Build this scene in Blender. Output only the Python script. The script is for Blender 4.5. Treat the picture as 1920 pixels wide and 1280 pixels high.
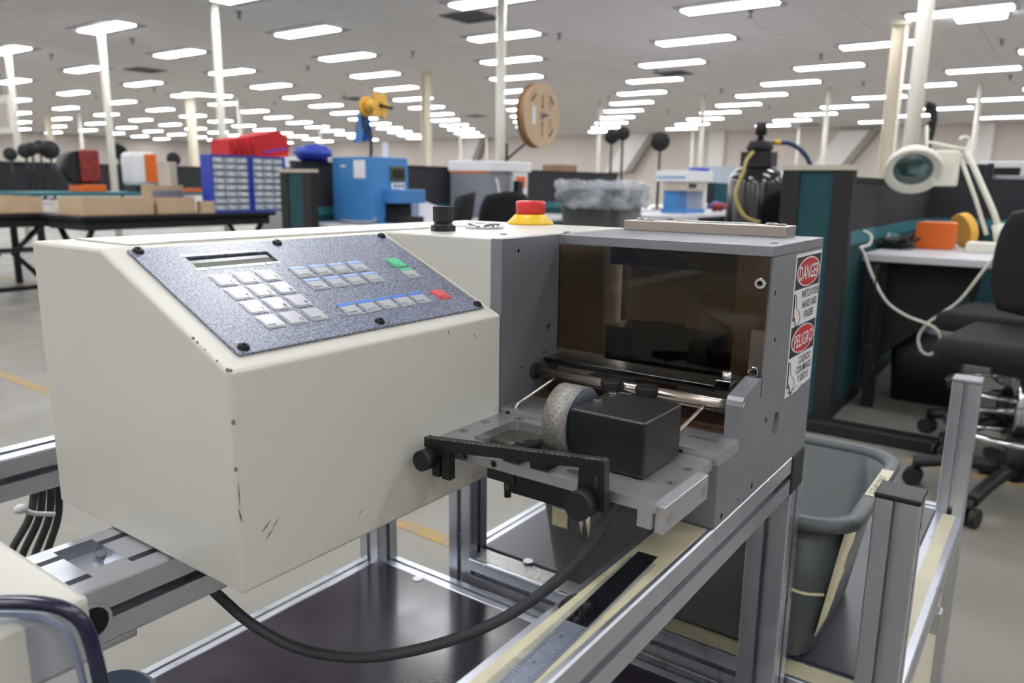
import bpy, bmesh, math, random
from mathutils import Vector, Matrix
from mathutils.geometry import tessellate_polygon
random.seed(7)
for o in list(bpy.data.objects): bpy.data.objects.remove(o, do_unlink=True)
SC = bpy.context.scene
COL = SC.collection
# ---------------------------------------------------------------- camera (solved from the machine's straight edges; x,y are the room axes)
CH = 1.05                                   # camera height above the floor
F_PX, PITCH, ROLL, YAW = 1437.018, 0.202406, 0.0123708, 0.623322
FW = Vector((math.cos(YAW)*math.cos(PITCH), math.sin(YAW)*math.cos(PITCH), -math.sin(PITCH)))
_rt = Vector((math.sin(YAW), -math.cos(YAW), 0)); _up = _rt.cross(FW)
RT = math.cos(ROLL)*_rt + math.sin(ROLL)*_up
UP = -math.sin(ROLL)*_rt + math.cos(ROLL)*_up
cd = bpy.data.cameras.new('camera'); cam = bpy.data.objects.new('camera', cd); COL.objects.link(cam)
cam.matrix_world = Matrix(((RT.x,UP.x,-FW.x,0),(RT.y,UP.y,-FW.y,0),(RT.z,UP.z,-FW.z,CH),(0,0,0,1)))
cd.sensor_width = 36; cd.lens = F_PX/1920*36; cd.clip_start = .02; cd.clip_end = 200
cd.dof.use_dof = True; cd.dof.focus_distance = .70; cd.dof.aperture_fstop = 7.6
SC.camera = cam
# ---------------------------------------------------------------- world, exposure (the room is closed: its ceiling lights do the lighting)
w = bpy.data.worlds.new('world'); SC.world = w; w.use_nodes = True
w.node_tree.nodes['Background'].inputs[0].default_value = (.9,.95,1,1); w.node_tree.nodes['Background'].inputs[1].default_value = .05
LIGHT = 24.5
SC.view_settings.view_transform = 'Standard'; SC.view_settings.look = 'None'
SC.view_settings.exposure = 0.0; SC.view_settings.gamma = 1.0; SC.view_settings.use_curve_mapping = False

def ray(x, y): return FW + RT*((x-960)/F_PX) + UP*((640-y)/F_PX)
CAM = Vector((0,0,CH))
def PZ(x, y, z): r = ray(x,y); return CAM + r*((z-CH)/r.z)      # pixel -> point on the horizontal plane z
def PU(x, y, u): r = ray(x,y); return CAM + r*(u/r.x)
def PV(x, y, v): r = ray(x,y); return CAM + r*(v/r.y)
def PD(x, y, d): return CAM + ray(x,y)*d                        # pixel -> point at depth d
def PX(p):
    q = Vector(p)-CAM; d = q.dot(FW); return 960+F_PX*q.dot(RT)/d, 640-F_PX*q.dot(UP)/d, d

# ---------------------------------------------------------------- materials
def lin(c):
    return tuple(((x/255)/12.92 if x/255 <= .04045 else ((x/255+.055)/1.055)**2.4) for x in c)
MATS = {}
def mat(name, col, rough=.5, metal=0., noise=None, bump=None, rnoise=None, emit=None, spec=.5, coat=0., stretch=None, trans=0., aniso=0.):
    """noise=(scale, amount, col2 or None); bump=(scale, strength); rnoise=(scale, amount); stretch=(x,y,z) scale of object coords"""
    if name in MATS: return MATS[name]
    m = bpy.data.materials.new(name); m.use_nodes = True; nt = m.node_tree; N = nt.nodes; L = nt.links
    b = N['Principled BSDF']; c = lin(col)
    b.inputs['Base Color'].default_value = (*c,1); b.inputs['Roughness'].default_value = rough; b.inputs['Metallic'].default_value = metal
    b.inputs['Specular IOR Level'].default_value = spec; b.inputs['Coat Weight'].default_value = coat; b.inputs['Coat Roughness'].default_value = .15
    b.inputs['Transmission Weight'].default_value = trans; b.inputs['Anisotropic'].default_value = aniso
    tc = N.new('ShaderNodeTexCoord'); mp = N.new('ShaderNodeMapping'); L.new(tc.outputs['Object'], mp.inputs[0])
    if stretch: mp.inputs['Scale'].default_value = stretch
    def nz(scale, det=6):
        t = N.new('ShaderNodeTexNoise'); t.inputs['Scale'].default_value = scale; t.inputs['Detail'].default_value = det
        L.new(mp.outputs[0], t.inputs['Vector']); return t
    if noise:
        t = nz(noise[0]); r = N.new('ShaderNodeMix'); r.data_type = 'RGBA'
        c2 = lin(noise[2]) if len(noise) > 2 and noise[2] else tuple(x*(1-noise[1]) for x in c)
        r.inputs[6].default_value = (*c,1); r.inputs[7].default_value = (*c2,1)
        rp = N.new('ShaderNodeMapRange'); rp.inputs[1].default_value = .35; rp.inputs[2].default_value = .65
        rp.inputs[4].default_value = noise[1] if len(noise) > 2 and noise[2] else 1
        L.new(t.outputs[0], rp.inputs[0]); L.new(rp.outputs[0], r.inputs[0]); L.new(r.outputs[2], b.inputs['Base Color'])
    if rnoise:
        t = nz(rnoise[0]); rp = N.new('ShaderNodeMapRange'); rp.inputs[1].default_value = .3; rp.inputs[2].default_value = .7
        rp.inputs[3].default_value = max(0,rough-rnoise[1]); rp.inputs[4].default_value = min(1,rough+rnoise[1])
        L.new(t.outputs[0], rp.inputs[0]); L.new(rp.outputs[0], b.inputs['Roughness'])
    if bump:
        t = nz(bump[0], 3); bn = N.new('ShaderNodeBump'); bn.inputs['Strength'].default_value = bump[1]; bn.inputs['Distance'].default_value = .001
        L.new(t.outputs[0], bn.inputs['Height']); L.new(bn.outputs[0], b.inputs['Normal'])
    if emit:
        b.inputs['Emission Color'].default_value = (*lin(emit[0]),1); b.inputs['Emission Strength'].default_value = emit[1]
    MATS[name] = m; return m
mat('beige', (204,202,193), .42, noise=(3,.05), bump=(900,.10), rnoise=(6,.06), coat=.15)
mat('beige_top', (216,213,203), .3, noise=(6,.06), bump=(700,.06), coat=.3)
mat('chip', (120,122,126), .5, .4)
mat('scuff', (52,50,48), .7)
mat('grime', (150,138,118), .7, noise=(120,.5,(190,182,165)))
mat('extrusion', (196,200,208), .32, .92, noise=(8,.08), rnoise=(30,.06), stretch=(1,1,1))
mat('anodized', (138,139,146), .46, .55, noise=(14,.07), bump=(1500,.05), rnoise=(40,.05))
mat('anodized_bright', (186,187,190), .38, .8, noise=(12,.06), rnoise=(40,.07))
mat('nickel_bar', (176,168,160), .36, .85, noise=(10,.06))
mat('steel_rod', (190,180,168), .24, .95)
mat('chrome', (215,216,220), .12, 1.0)
mat('knurl', (168,165,158), .55, .75, noise=(420,.45), bump=(700,.8))
mat('wheel_face', (158,165,176), .35, .8, noise=(15,.06))
mat('black_paint', (16,17,20), .42, 0, noise=(30,.2), bump=(1200,.05))
mat('black_edge', (120,122,128), .5, .3)
mat('black_plastic', (18,19,21), .5, bump=(600,.1))
mat('black_knob', (21,22,24), .6, bump=(900,.2))
mat('black_rubber', (30,31,34), .75)
mat('hole', (14,14,16), .7)
mat('cable_grey', (60,64,68), .55, noise=(60,.12))
mat('cable_dark', (58,60,60), .6)
mat('screw_black', (24,24,26), .35, .5)
mat('key_silver', (176,178,184), .28, 0, coat=.5)
mat('key_blue', (70,128,224), .35, coat=.4)
mat('key_lightblue', (150,182,232), .3, coat=.4)
mat('key_green', (84,196,142), .35, coat=.4)
mat('key_red', (214,84,92), .35, coat=.4)
mat('ink', (24,24,28), .6)
mat('lcd', (78,84,68), .5, noise=(40,.15))
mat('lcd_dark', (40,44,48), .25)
mat('panel_label', (206,208,214), .3, coat=.4)
mat('red_button', (205,40,44), .38, coat=.2)
mat('yellow_ring', (232,190,26), .4, coat=.15)
mat('decal_white', (224,226,230), .4, noise=(60,.06))
mat('decal_black', (22,22,24), .45)
mat('decal_red', (190,30,36), .4)
mat('skin_print', (222,214,210), .5)
mat('rust_plate', (88,64,46), .6, .2, noise=(18,.5,(46,36,30)), stretch=(1,14,1))
mat('shelf_board', (46,38,50), .20, noise=(5,.12), bump=(260,.05), rnoise=(9,.05))
mat('shelf_board_grey', (66,64,74), .34, noise=(5,.1), bump=(300,.05))
mat('masking_tape', (196,190,160), .38, noise=(30,.12), coat=.5)
mat('clear_tape', (206,208,200), .16, .0, noise=(70,.12), bump=(120,1.6), coat=1.0)
mat('ruler_steel', (186,188,192), .35, .7, noise=(40,.35,(120,122,126)))
mat('ruler_dark', (44,44,48), .3, .6, noise=(20,.3))  # tone of the ruler's dark reflection, put into the colour
mat('bin_grey', (82,88,90), .45, noise=(6,.1), bump=(250,.08))
mat('old_tape', (212,204,160), .5, noise=(80,.5,(236,232,214)), bump=(140,1.2))
mat('cart_panel', (226,220,198), .45)
mat('floor_concrete', (138,134,126), .42, noise=(1.6,.16), bump=(40,.15), rnoise=(3,.12))
mat('floor_tape', (176,140,58), .6, noise=(16,.95,(138,132,118)))
mat('ceiling_tile', (240,236,238), .85, noise=(2.2,.05), bump=(60,.15))
mat('ceiling_grid', (164,162,160), .8)
mat('wall_paint', (208,200,192), .8, noise=(.5,.06))
mat('wall_white', (226,224,220), .7)
mat('wall_dark_trim', (150,144,138), .8)  # darker wall tone for baseboards and panel edges
mat('pipe_cream', (226,224,212), .45, noise=(2,.05))
mat('column_cream', (224,216,198), .55, noise=(2,.07))
mat('vent_dark', (84,84,90), .6)
mat('sprinkler', (92,92,96), .4, .5)
mat('reflector', (150,152,156), .5)
mat('lamp_diffuser', (255,255,255), .5, emit=((250,252,255), LIGHT))
mat('teal_fabric', (25,72,80), .85, noise=(60,.12))
mat('teal_panel', (44,116,126), .6)
mat('partition_black', (27,28,32), .7, noise=(40,.15))
mat('partition_grey', (44,44,50), .8, noise=(60,.12))
mat('cap_cream', (190,182,168), .6)
mat('bench_top', (206,207,212), .4)
mat('cardboard', (198,172,142), .8, noise=(6,.1))
mat('cardboard_dark', (150,116,86), .8, noise=(6,.1))
mat('blue_machine', (66,132,196), .42, noise=(4,.08))
mat('blue_pale', (110,160,214), .5)
mat('blue_cabinet', (36,64,176), .45)
mat('drawer_clear', (196,204,214), .3, noise=(18,.5,(110,118,128)))
mat('white_machine', (226,228,230), .45)
mat('grey_machine', (128,132,140), .5)
mat('orange', (222,104,26), .5)
mat('red_cloth', (206,30,36), .75, noise=(7,.2))
mat('purple', (120,60,170), .7)
mat('yellow_reel', (226,176,74), .6)
mat('bag_clear', (176,182,190), .3, noise=(16,.4,(70,74,80)), coat=.6)
mat('chair_fabric', (18,19,22), .85, bump=(300,.2))
mat('lamp_cream', (226,224,210), .4)
mat('lens', (60,92,92), .08, .3, coat=1)
mat('tank_black', (16,16,20), .16, coat=.6)
mat('blue_hose', (30,60,100), .4)
mat('yellow_tube', (176,160,90), .5)
mat('lcd_green', (90,92,54), .4)
mat('navy_rim', (18,22,54), .25, coat=.5)
mat('silver_plastic', (176,184,196), .3, .2, coat=.4)
mat('grey_blue_plastic', (92,108,132), .3, coat=.3)
mat('cloth_white', (226,228,232), .8)
mat('dark_red', (150,44,34), .6, noise=(20,.6,(60,30,30)))

def special():
    # speckled control panel film
    m = bpy.data.materials.new('speckle_film'); m.use_nodes = True; N = m.node_tree.nodes; L = m.node_tree.links; b = N['Principled BSDF']
    tc = N.new('ShaderNodeTexCoord'); t = N.new('ShaderNodeTexNoise'); t.inputs['Scale'].default_value = 880; t.inputs['Detail'].default_value = 2
    L.new(tc.outputs['Object'], t.inputs['Vector'])
    cr = N.new('ShaderNodeValToRGB'); L.new(t.outputs[0], cr.inputs[0])
    cr.color_ramp.elements[0].position = .40; cr.color_ramp.elements[0].color = (*lin((34,38,54)),1)
    cr.color_ramp.elements[1].position = .62; cr.color_ramp.elements[1].color = (*lin((150,158,184)),1)
    L.new(cr.outputs[0], b.inputs['Base Color']); b.inputs['Roughness'].default_value = .36; b.inputs['Coat Weight'].default_value = .45; b.inputs['Coat Roughness'].default_value = .28
    MATS['speckle_film'] = m
    # tinted acrylic: real, thin, see-through sheet
    def sheet(name, tint, gloss_rough, spec_mix):
        m = bpy.data.materials.new(name); m.use_nodes = True; N = m.node_tree.nodes; L = m.node_tree.links
        N.remove(N['Principled BSDF']); out = N['Material Output']
        tr = N.new('ShaderNodeBsdfTransparent'); tr.inputs[0].default_value = (*lin(tint),1)
        gl = N.new('ShaderNodeBsdfGlossy'); gl.inputs['Roughness'].default_value = gloss_rough; gl.inputs[0].default_value = (.9,.9,.9,1)
        fr = N.new('ShaderNodeFresnel'); fr.inputs[0].default_value = 1.45
        mu = N.new('ShaderNodeMath'); mu.operation = 'MULTIPLY'; mu.inputs[1].default_value = spec_mix; 
        ge = N.new('ShaderNodeNewGeometry'); iv = N.new('ShaderNodeMath'); iv.operation = 'SUBTRACT'; iv.inputs[0].default_value = 1; L.new(ge.outputs['Backfacing'], iv.inputs[1])
        m2 = N.new('ShaderNodeMath'); m2.operation = 'MULTIPLY'; L.new(fr.outputs[0], m2.inputs[0]); L.new(iv.outputs[0], m2.inputs[1]); L.new(m2.outputs[0], mu.inputs[0])
        mx = N.new('ShaderNodeMixShader'); L.new(mu.outputs[0], mx.inputs[0]); L.new(tr.outputs[0], mx.inputs[1]); L.new(gl.outputs[0], mx.inputs[2])
        L.new(mx.outputs[0], out.inputs[0]); MATS[name] = m
    sheet('acrylic_smoke', (208,198,184), .03, 1.0)
    sheet('acrylic_dusty', (140,138,142), .25, 1.6)
    sheet('clear_plastic', (222,226,236), .08, 1.4)
special()
def stain(name, col, amount, scale, stretch):
    m = bpy.data.materials.new(name); m.use_nodes = True; N = m.node_tree.nodes; L = m.node_tree.links; b = N['Principled BSDF']
    b.inputs['Base Color'].default_value = (*lin(col),1); b.inputs['Roughness'].default_value = .8
    tc = N.new('ShaderNodeTexCoord'); mp = N.new('ShaderNodeMapping'); mp.inputs['Scale'].default_value = stretch; L.new(tc.outputs['Object'],mp.inputs[0])
    t = N.new('ShaderNodeTexNoise'); t.inputs['Scale'].default_value = scale; t.inputs['Detail'].default_value = 5; L.new(mp.outputs[0],t.inputs['Vector'])
    r = N.new('ShaderNodeMapRange'); r.inputs[1].default_value = .45; r.inputs[2].default_value = .75; r.inputs[4].default_value = amount; L.new(t.outputs[0],r.inputs[0]); L.new(r.outputs[0],b.inputs['Alpha'])
    MATS[name] = m
stain('oil_stain',(96,84,66),.42,26,(1,1,.35))
stain('bag_film',(200,206,214),.95,5,(1,1,1.6)); MATS['bag_film'].node_tree.nodes['Principled BSDF'].inputs['Roughness'].default_value = .25
MATS['bag_film'].node_tree.nodes['Map Range'].inputs[1].default_value = .3

# ---------------------------------------------------------------- mesh building
class MB:
    def __init__(s, dz=0.): s.v = []; s.f = []; s.sm = []; s.dz = dz
    def add(s, vs, fs, smooth=False):
        n = len(s.v); s.v += [Vector(v) for v in vs]; s.f += [tuple(i+n for i in f) for f in fs]; s.sm += [smooth]*len(fs); return s
    def addbm(s, bm, smooth=False):
        bm.verts.ensure_lookup_table(); bm.verts.index_update()
        s.add([v.co.copy() for v in bm.verts], [[v.index for v in f.verts] for f in bm.faces], smooth); bm.free(); return s
    def box(s, x0,x1,y0,y1,z0,z1, bev=0, seg=2):
        if not bev:
            return s.add([(x,y,z) for x in (x0,x1) for y in (y0,y1) for z in (z0,z1)], [(0,1,3,2),(4,6,7,5),(0,4,5,1),(2,3,7,6),(0,2,6,4),(1,5,7,3)])
        bm = bmesh.new(); bmesh.ops.create_cube(bm, size=1)
        for v in bm.verts: v.co = Vector(((x0+x1)/2+v.co.x*(x1-x0),(y0+y1)/2+v.co.y*(y1-y0),(z0+z1)/2+v.co.z*(z1-z0)))
        bmesh.ops.bevel(bm, geom=list(bm.edges), offset=bev, segments=seg, affect='EDGES', profile=.5); return s.addbm(bm)
    def cyl(s, p0, p1, r0, r1=None, n=20, cap=True, smooth=True):
        p0 = Vector(p0); p1 = Vector(p1); r1 = r0 if r1 is None else r1
        d = (p1-p0).normalized(); a = d.orthogonal().normalized(); b = d.cross(a)
        vs = []
        for p, r in ((p0,r0),(p1,r1)): vs += [p+a*(r*math.cos(2*math.pi*i/n))+b*(r*math.sin(2*math.pi*i/n)) for i in range(n)]
        s.add(vs, [(i,(i+1)%n,n+(i+1)%n,n+i) for i in range(n)], smooth)
        if cap: s.add(vs, [tuple(range(n))[::-1], tuple(range(n,2*n))])
        return s
    def lathe(s, prof, c, axis=(0,0,1), n=28, smooth=False):
        c = Vector(c); d = Vector(axis).normalized(); a = d.orthogonal().normalized(); b = d.cross(a); vs = []; fs = []
        for r, h in prof: vs += [c+d*h+a*(r*math.cos(2*math.pi*i/n))+b*(r*math.sin(2*math.pi*i/n)) for i in range(n)]
        for k in range(len(prof)-1):
            for i in range(n): fs.append((k*n+i,k*n+(i+1)%n,(k+1)*n+(i+1)%n,(k+1)*n+i))
        s.add(vs, fs, True if smooth else False)
        caps = []
        if prof[0][0] > 1e-6: caps.append(tuple(range(n))[::-1])
        if prof[-1][0] > 1e-6: caps.append(tuple(range((len(prof)-1)*n, len(prof)*n)))
        if caps: s.add(vs, caps)
        return s
    def tube(s, pts, r, n=10, sub=0, cap=True):
        P = [Vector(p) for p in pts]
        if sub:
            Q = []
            for i in range(len(P)-1):
                a, b, c, d = P[max(i-1,0)], P[i], P[i+1], P[min(i+2,len(P)-1)]
                for k in range(sub):
                    t = k/sub; Q.append(.5*((2*b)+(c-a)*t+(2*a-5*b+4*c-d)*t*t+(3*b-a-3*c+d)*t**3))
            P = Q+[P[-1]]
        vs = []; fs = []; up = None
        for i, p in enumerate(P):
            t = (P[min(i+1,len(P)-1)]-P[max(i-1,0)]).normalized()
            if up is None: up = t.orthogonal().normalized()
            up = (up-t*up.dot(t)).normalized(); sd = t.cross(up)
            vs += [p+up*(r*math.cos(2*math.pi*k/n))+sd*(r*math.sin(2*math.pi*k/n)) for k in range(n)]
        for i in range(len(P)-1):
            for k in range(n): fs.append((i*n+k,i*n+(k+1)%n,(i+1)*n+(k+1)%n,(i+1)*n+k))
        s.add(vs, fs, True)
        if cap: s.add(vs, [tuple(range(n))[::-1], tuple(range((len(P)-1)*n, len(P)*n))])
        return s
    def plate(s, outer, holes, fn, a0, a1):
        """outer, holes: 2D loops; fn(p,q,a) -> 3D; extruded between a0 and a1, holes cut right through"""
        loops = [[Vector((p[0],p[1],0)) for p in L] for L in [outer]+list(holes)]
        tri = tessellate_polygon(loops); flat = [p for L in loops for p in L]; n = len(flat)
        s.add([fn(p.x,p.y,a0) for p in flat]+[fn(p.x,p.y,a1) for p in flat], [tuple(t) for t in tri]+[tuple(i+n for i in reversed(t)) for t in tri])
        k = 0; fs = []
        for L in loops:
            m = len(L); fs += [(k+i,k+(i+1)%m,n+k+(i+1)%m,n+k+i) for i in range(m)]; k += m
        s.add([fn(p.x,p.y,a0) for p in flat]+[fn(p.x,p.y,a1) for p in flat], fs); return s
    def sphere(s, c, r, sc=(1,1,1), n=14):
        bm = bmesh.new(); bmesh.ops.create_uvsphere(bm, u_segments=n, v_segments=n//2+1, radius=r)
        for v in bm.verts: v.co = Vector((c[0]+v.co.x*sc[0],c[1]+v.co.y*sc[1],c[2]+v.co.z*sc[2]))
        return s.addbm(bm, True)
    def xf(s, M):
        s.v = [M@v for v in s.v]; return s
    def build(s, name, m, parent=None, local=False):
        off = Vector((0,0,0))
        if parent is not None and not local:
            q = parent
            while q is not None: off += q.location; q = q.parent
        me = bpy.data.meshes.new(name); me.from_pydata([(v.x-off.x, v.y-off.y, v.z+s.dz-off.z) for v in s.v], [], s.f)
        me.polygons.foreach_set('use_smooth', s.sm)
        bm = bmesh.new(); bm.from_mesh(me); bmesh.ops.remove_doubles(bm, verts=bm.verts, dist=1e-6); bmesh.ops.recalc_face_normals(bm, faces=bm.faces); bm.to_mesh(me); bm.free()
        me.materials.append(MATS[m] if isinstance(m,str) else m)
        o = bpy.data.objects.new(name, me); COL.objects.link(o)
        if parent is not None: o.parent = parent
        return o
def circ(cx, cy, r, n=20, ry=None): return [(cx+r*math.cos(2*math.pi*i/n), cy+(ry or r)*math.sin(2*math.pi*i/n)) for i in range(n)]
def rrect(x0,x1,y0,y1,r,n=4):
    out = []
    for cx,cy,a in ((x1-r,y1-r,0),(x0+r,y1-r,90),(x0+r,y0+r,180),(x1-r,y0+r,270)):
        out += [(cx+r*math.cos(math.radians(a+90*k/n)),cy+r*math.sin(math.radians(a+90*k/n))) for k in range(n+1)]
    return out
def tag(o, label, cat, group=None, kind=None):
    if label: o['label'] = label
    if cat: o['category'] = cat
    if group: o['group'] = group
    if kind: o['kind'] = kind
    return o
def thing(name, label, cat, loc=(0,0,0), group=None, rz=0):
    o = bpy.data.objects.new(name, None); COL.objects.link(o); o.location = loc; o.rotation_euler = (0,0,rz); o.empty_display_size = .05
    return tag(o, label, cat, group)
def struct(o): o['kind'] = 'structure'; return o
def dup(root, loc, rz=0, label=None):
    r = root.copy(); COL.objects.link(r); r.location = loc; r.rotation_euler = (0,0,rz)
    if label: r['label'] = label
    for ch in list(root.children):
        c = ch.copy(); COL.objects.link(c); c.parent = r
        for g in ch.children:
            d = g.copy(); COL.objects.link(d); d.parent = c
    return r
def text(name, s, size, m, parent, origin, ex, ey, lift=.0004, align='LEFT', sx=1., bold=0.):
    """flat lettering laid on a surface: ex, ey are the reading and up directions"""
    cu = bpy.data.curves.new(name,'FONT'); cu.body = s; cu.size = size; cu.align_x = align; cu.resolution_u = 2; cu.offset = bold*size
    t = bpy.data.objects.new(name, cu); COL.objects.link(t); bpy.context.view_layer.update()
    me = bpy.data.meshes.new_from_object(t.evaluated_get(bpy.context.evaluated_depsgraph_get())); bpy.data.objects.remove(t)
    ex = Vector(ex).normalized(); ey = Vector(ey).normalized(); ez = ex.cross(ey); o3 = Vector(origin)+ez*lift
    off = Vector((0,0,0)); q = parent
    while q is not None: off += q.location; q = q.parent
    for v in me.vertices: v.co = o3+ex*(v.co.x*sx)+ey*v.co.y-off
    me.materials.clear(); me.materials.append(MATS[m])
    o = bpy.data.objects.new(name, me); COL.objects.link(o); o.parent = parent; return o
# ================================================================ the room
U0, U1, V0, V1, HC = -6.0, 30.0, -6.0, 41.0, CH+2.13
b = MB(); b.box(U0,U1,V0,V1,-.1,0); struct(b.build('floor','floor_concrete'))
ceil = MB().box(U0,U1,V0,V1,HC+.02,HC+.1).build('ceiling','ceiling_grid'); struct(ceil)
for nm, a in (('wall_back',(U1,U1+.2,V0,V1,0,HC)),('wall_left',(U0,U1,V1,V1+.2,0,HC)),('wall_right',(U0,U1,V0-.2,V0,0,HC)),('wall_front',(U0-.2,U0,V0,V1,0,HC))):
    struct(MB().box(*a).build(nm,'wall_paint'))
struct(MB().box(U1-.03,U1,V0,V1,0,.12).build('baseboard_back','wall_dark_trim'))
struct(MB().box(U0,U1,V1-.03,V1,0,.12).build('baseboard_left','wall_dark_trim'))
# ceiling tiles: the nearest ones in view are pieces of their own, the rest one field
tm = MB().box(-.301,.301,-.606,.606,0,.02).build('ceiling_tile','ceiling_tile',ceil); far = MB(); cand = []
i = 0
uu = U0+.305
while uu < U1-.2:
    vv = V0+.61
    while vv < V1-.4:
        c = Vector((uu,vv,HC)); x, y, d = PX(c)
        if d > 2 and -150 < x < 2070 and -120 < y < 640: cand.append((d, uu, vv))
        else: far.box(uu-.301,uu+.301,vv-.606,vv+.606,HC,HC+.02)
        vv += 1.22
    uu += .61
cand.sort()
for k, (d, uu, vv) in enumerate(cand):
    if k < 240:
        o = tm if k == 0 else tm.copy()
        if k: COL.objects.link(o)
        o.location = (uu,vv,HC)
    else: far.box(uu-.301,uu+.301,vv-.606,vv+.606,HC,HC+.02)
tag(far.build('ceiling_tile_field','ceiling_tile',ceil), None, None, kind='stuff')
# recessed lights, on the lattice measured from the photograph
LA, LB, LO = Vector((1.85,1.21)), Vector((-3.62,1.01)), Vector((11.32,4.87))
lt = thing('ceiling_light','white recessed troffer light glowing in the ceiling among its rows','ceiling light',(0,0,0),'ceiling lights set in rows')
fr = MB(); fr.plate(rrect(-.28,.28,-.61,.61,.005,1),[rrect(-.135,.135,-.565,.565,.02,3)],lambda p,q,a:(p,q,a),-.012,-.001); fr.build('frame','reflector',lt,True)
MB().box(-.133,.133,-.563,.563,-.028,-.004,.01).build('diffuser','lamp_diffuser',lt,True)
first = True
for i in range(-30,31):
    for j in range(-16,20):
        p = LO+LA*i+LB*j
        if not (U0+.5 < p.x < 29.4 and V0+.8 < p.y < V1-1.2): continue
        if (p-Vector((13.24,2.2))).length < .9 and False: continue
        if first: lt.location = (p.x,p.y,HC); first = False
        else: dup(lt,(p.x,p.y,HC))
p = PZ(390,177,HC)
dup(lt,(p.x,p.y,HC),math.radians(62),'recessed light turned crosswise to its rows, above the far left benches')
sq = thing('square_ceiling_light','square ceiling light with bright curved centre at the top right corner','ceiling light',PZ(1839,27,HC))
q = sq.location
MB().plate(rrect(-.30,.30,-.30,.30,.01,1),[rrect(-.16,.16,-.27,.27,.02,3)],lambda p,r,a:(q.x+p,q.y+r,a),HC-.015,HC-.001).build('frame','reflector',sq)
MB().box(q.x-.158,q.x+.158,q.y-.268,q.y+.268,HC-.05,HC-.004,.02).build('diffuser','lamp_diffuser',sq)
# columns and pipes (their feet and heads come from the ceiling contact)
def pipe(px, py, where, label, r=.05, u=None):
    p = PZ(px,py,HC) if u is None else PU(px,py,u)
    t = thing('pipe_column',label,'column',(p.x,p.y,0),'round steel pipe columns'); 
    MB().cyl((p.x,p.y,.02),(p.x,p.y,HC),r,n=16).build('shaft','pipe_cream',t); MB().box(p.x-.09,p.x+.09,p.y-.09,p.y+.09,0,.02).build('base_plate','pipe_cream',t)
for a in ((13,90,0,'cream pipe column at the far left edge of the photo'),(188,50,0,'cream pipe column second from the left, behind the black machine with red front'),
          (447,178,0,'thin pipe column just right of the tall one above the blue drawer cabinets'),(148,208,0,'thin pale column behind the round black task lamps'),
          (600,232,0,'far thin pipe column right of the red cover'),(864,211,0,'far thin pipe column between the thick column and the tall centre pipe'),
          (913,248,0,'farthest thin pipe left of the tall centre pipe'),(1125,190,0,'thin pipe column left of the black stand fans'),(1320,178,0,'thin pipe column left of the black pressure tank'),
          (1300,237,0,'far thin pipe directly left of the one beside the pressure tank'),(1500,234,0,'far thin pipe above the teal partition end'),
          (1555,163,0,'thin pipe column right of the pressure tank hose'),(1840,156,0,'thin pipe column behind the magnifier lamp arm')):
    pipe(a[0],a[1],0,a[3])
pipe(418,280,0,'tall cream pipe column rising out of the photo above the blue drawer cabinets',u=6)
pipe(938,250,0,'tall cream pipe column rising out of the photo left of the cardboard reel',.055,u=7.4)
pipe(1706,285,0,'nearest cream pipe column rising out of the photo above the magnifier lamp',.05,u=6)
def column(px, py, label, wpx):
    p = PZ(px,py,HC); d = PX(p)[2]; s = wpx*d/F_PX/1.4
    t = thing('wide_flange_column',label,'column',(p.x,p.y,0),'wide flange steel columns')
    f = .012
    MB().box(p.x-s/2,p.x+s/2,p.y-s/2,p.y-s/2+f,0,HC).build('flange','column_cream',t)
    MB().box(p.x-s/2,p.x+s/2,p.y+s/2-f,p.y+s/2,0,HC).build('flange','column_cream',t)
    MB().box(p.x-f/2,p.x+f/2,p.y-s/2+f,p.y+s/2-f,0,HC).build('web','column_cream',t)
    MB().box(p.x-s*.7,p.x+s*.7,p.y-s*.7,p.y+s*.7,HC-.05,HC).build('cap_plate','column_cream',t)
column(356,183,'thick cream steel column left of the blue drawer cabinets',17)
column(798,135,'thick cream steel column behind the blue press',20)
column(1690,40,'widest cream steel column, beside the nearest pipe on the right',34)
column(90,215,'thick cream column at the far left behind the task lamps',13)
# air pipe with coiled hose on the right pipe
p = PU(1737,262,5.9); t = thing('hose_coil','black coiled hose hanging on the pipe above the magnifier lamp','hose',(p.x,p.y,p.z))
MB().tube([PU(1737,195,5.9),PU(1750,200,5.9),PU(1752,225,5.9),PU(1744,232,5.9),PU(1738,238,5.9)],.018,8,6).build('upper_loop','black_rubber',t)
MB().tube([PU(1735,205,5.9),PU(1748,212,5.9),PU(1750,236,5.9),PU(1744,262,5.9),PU(1740,285,5.9),PU(1738,310,5.9)],.018,8,6).build('lower_hose','black_rubber',t)
# slanted white ducts on the back wall
for x0,y0,x1,y1,lab in ((910,240,880,316,'white slanted panel on the back wall right of the thick column'),(1222,246,1172,322,'white slanted panel on the back wall behind the stand fans'),(1632,244,1572,316,'white slanted panel on the back wall right of the blue hose')):
    a = PU(x0,y0,29.7); c = PU(x1,y1,29.7); t = thing('slanted_wall_panel',lab,'wall panel',(29.8,c.y,c.z))
    wv = 1.0
    MB().plate([(a.y,a.z),(a.y+wv,a.z),(c.y+wv,c.z),(c.y,c.z)],[],lambda p,r,d:(d,p,r),29.7,29.98).build('panel','wall_white',t)
    MB().plate([(a.y,a.z),(a.y-.28,a.z),(c.y-.28,c.z),(c.y,c.z)],[],lambda p,r,d:(d,p,r),29.62,29.98).build('edge_trim','wall_dark_trim',t)
for k,(x,y) in enumerate(((1345,240),(1845,238))):
    a = PU(x,y,29.8); MB().box(29.8,30,a.y-.3,a.y+.3,0,HC).build('trim_%d'%(k+1),'wall_white')['kind'] = 'structure'
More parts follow.
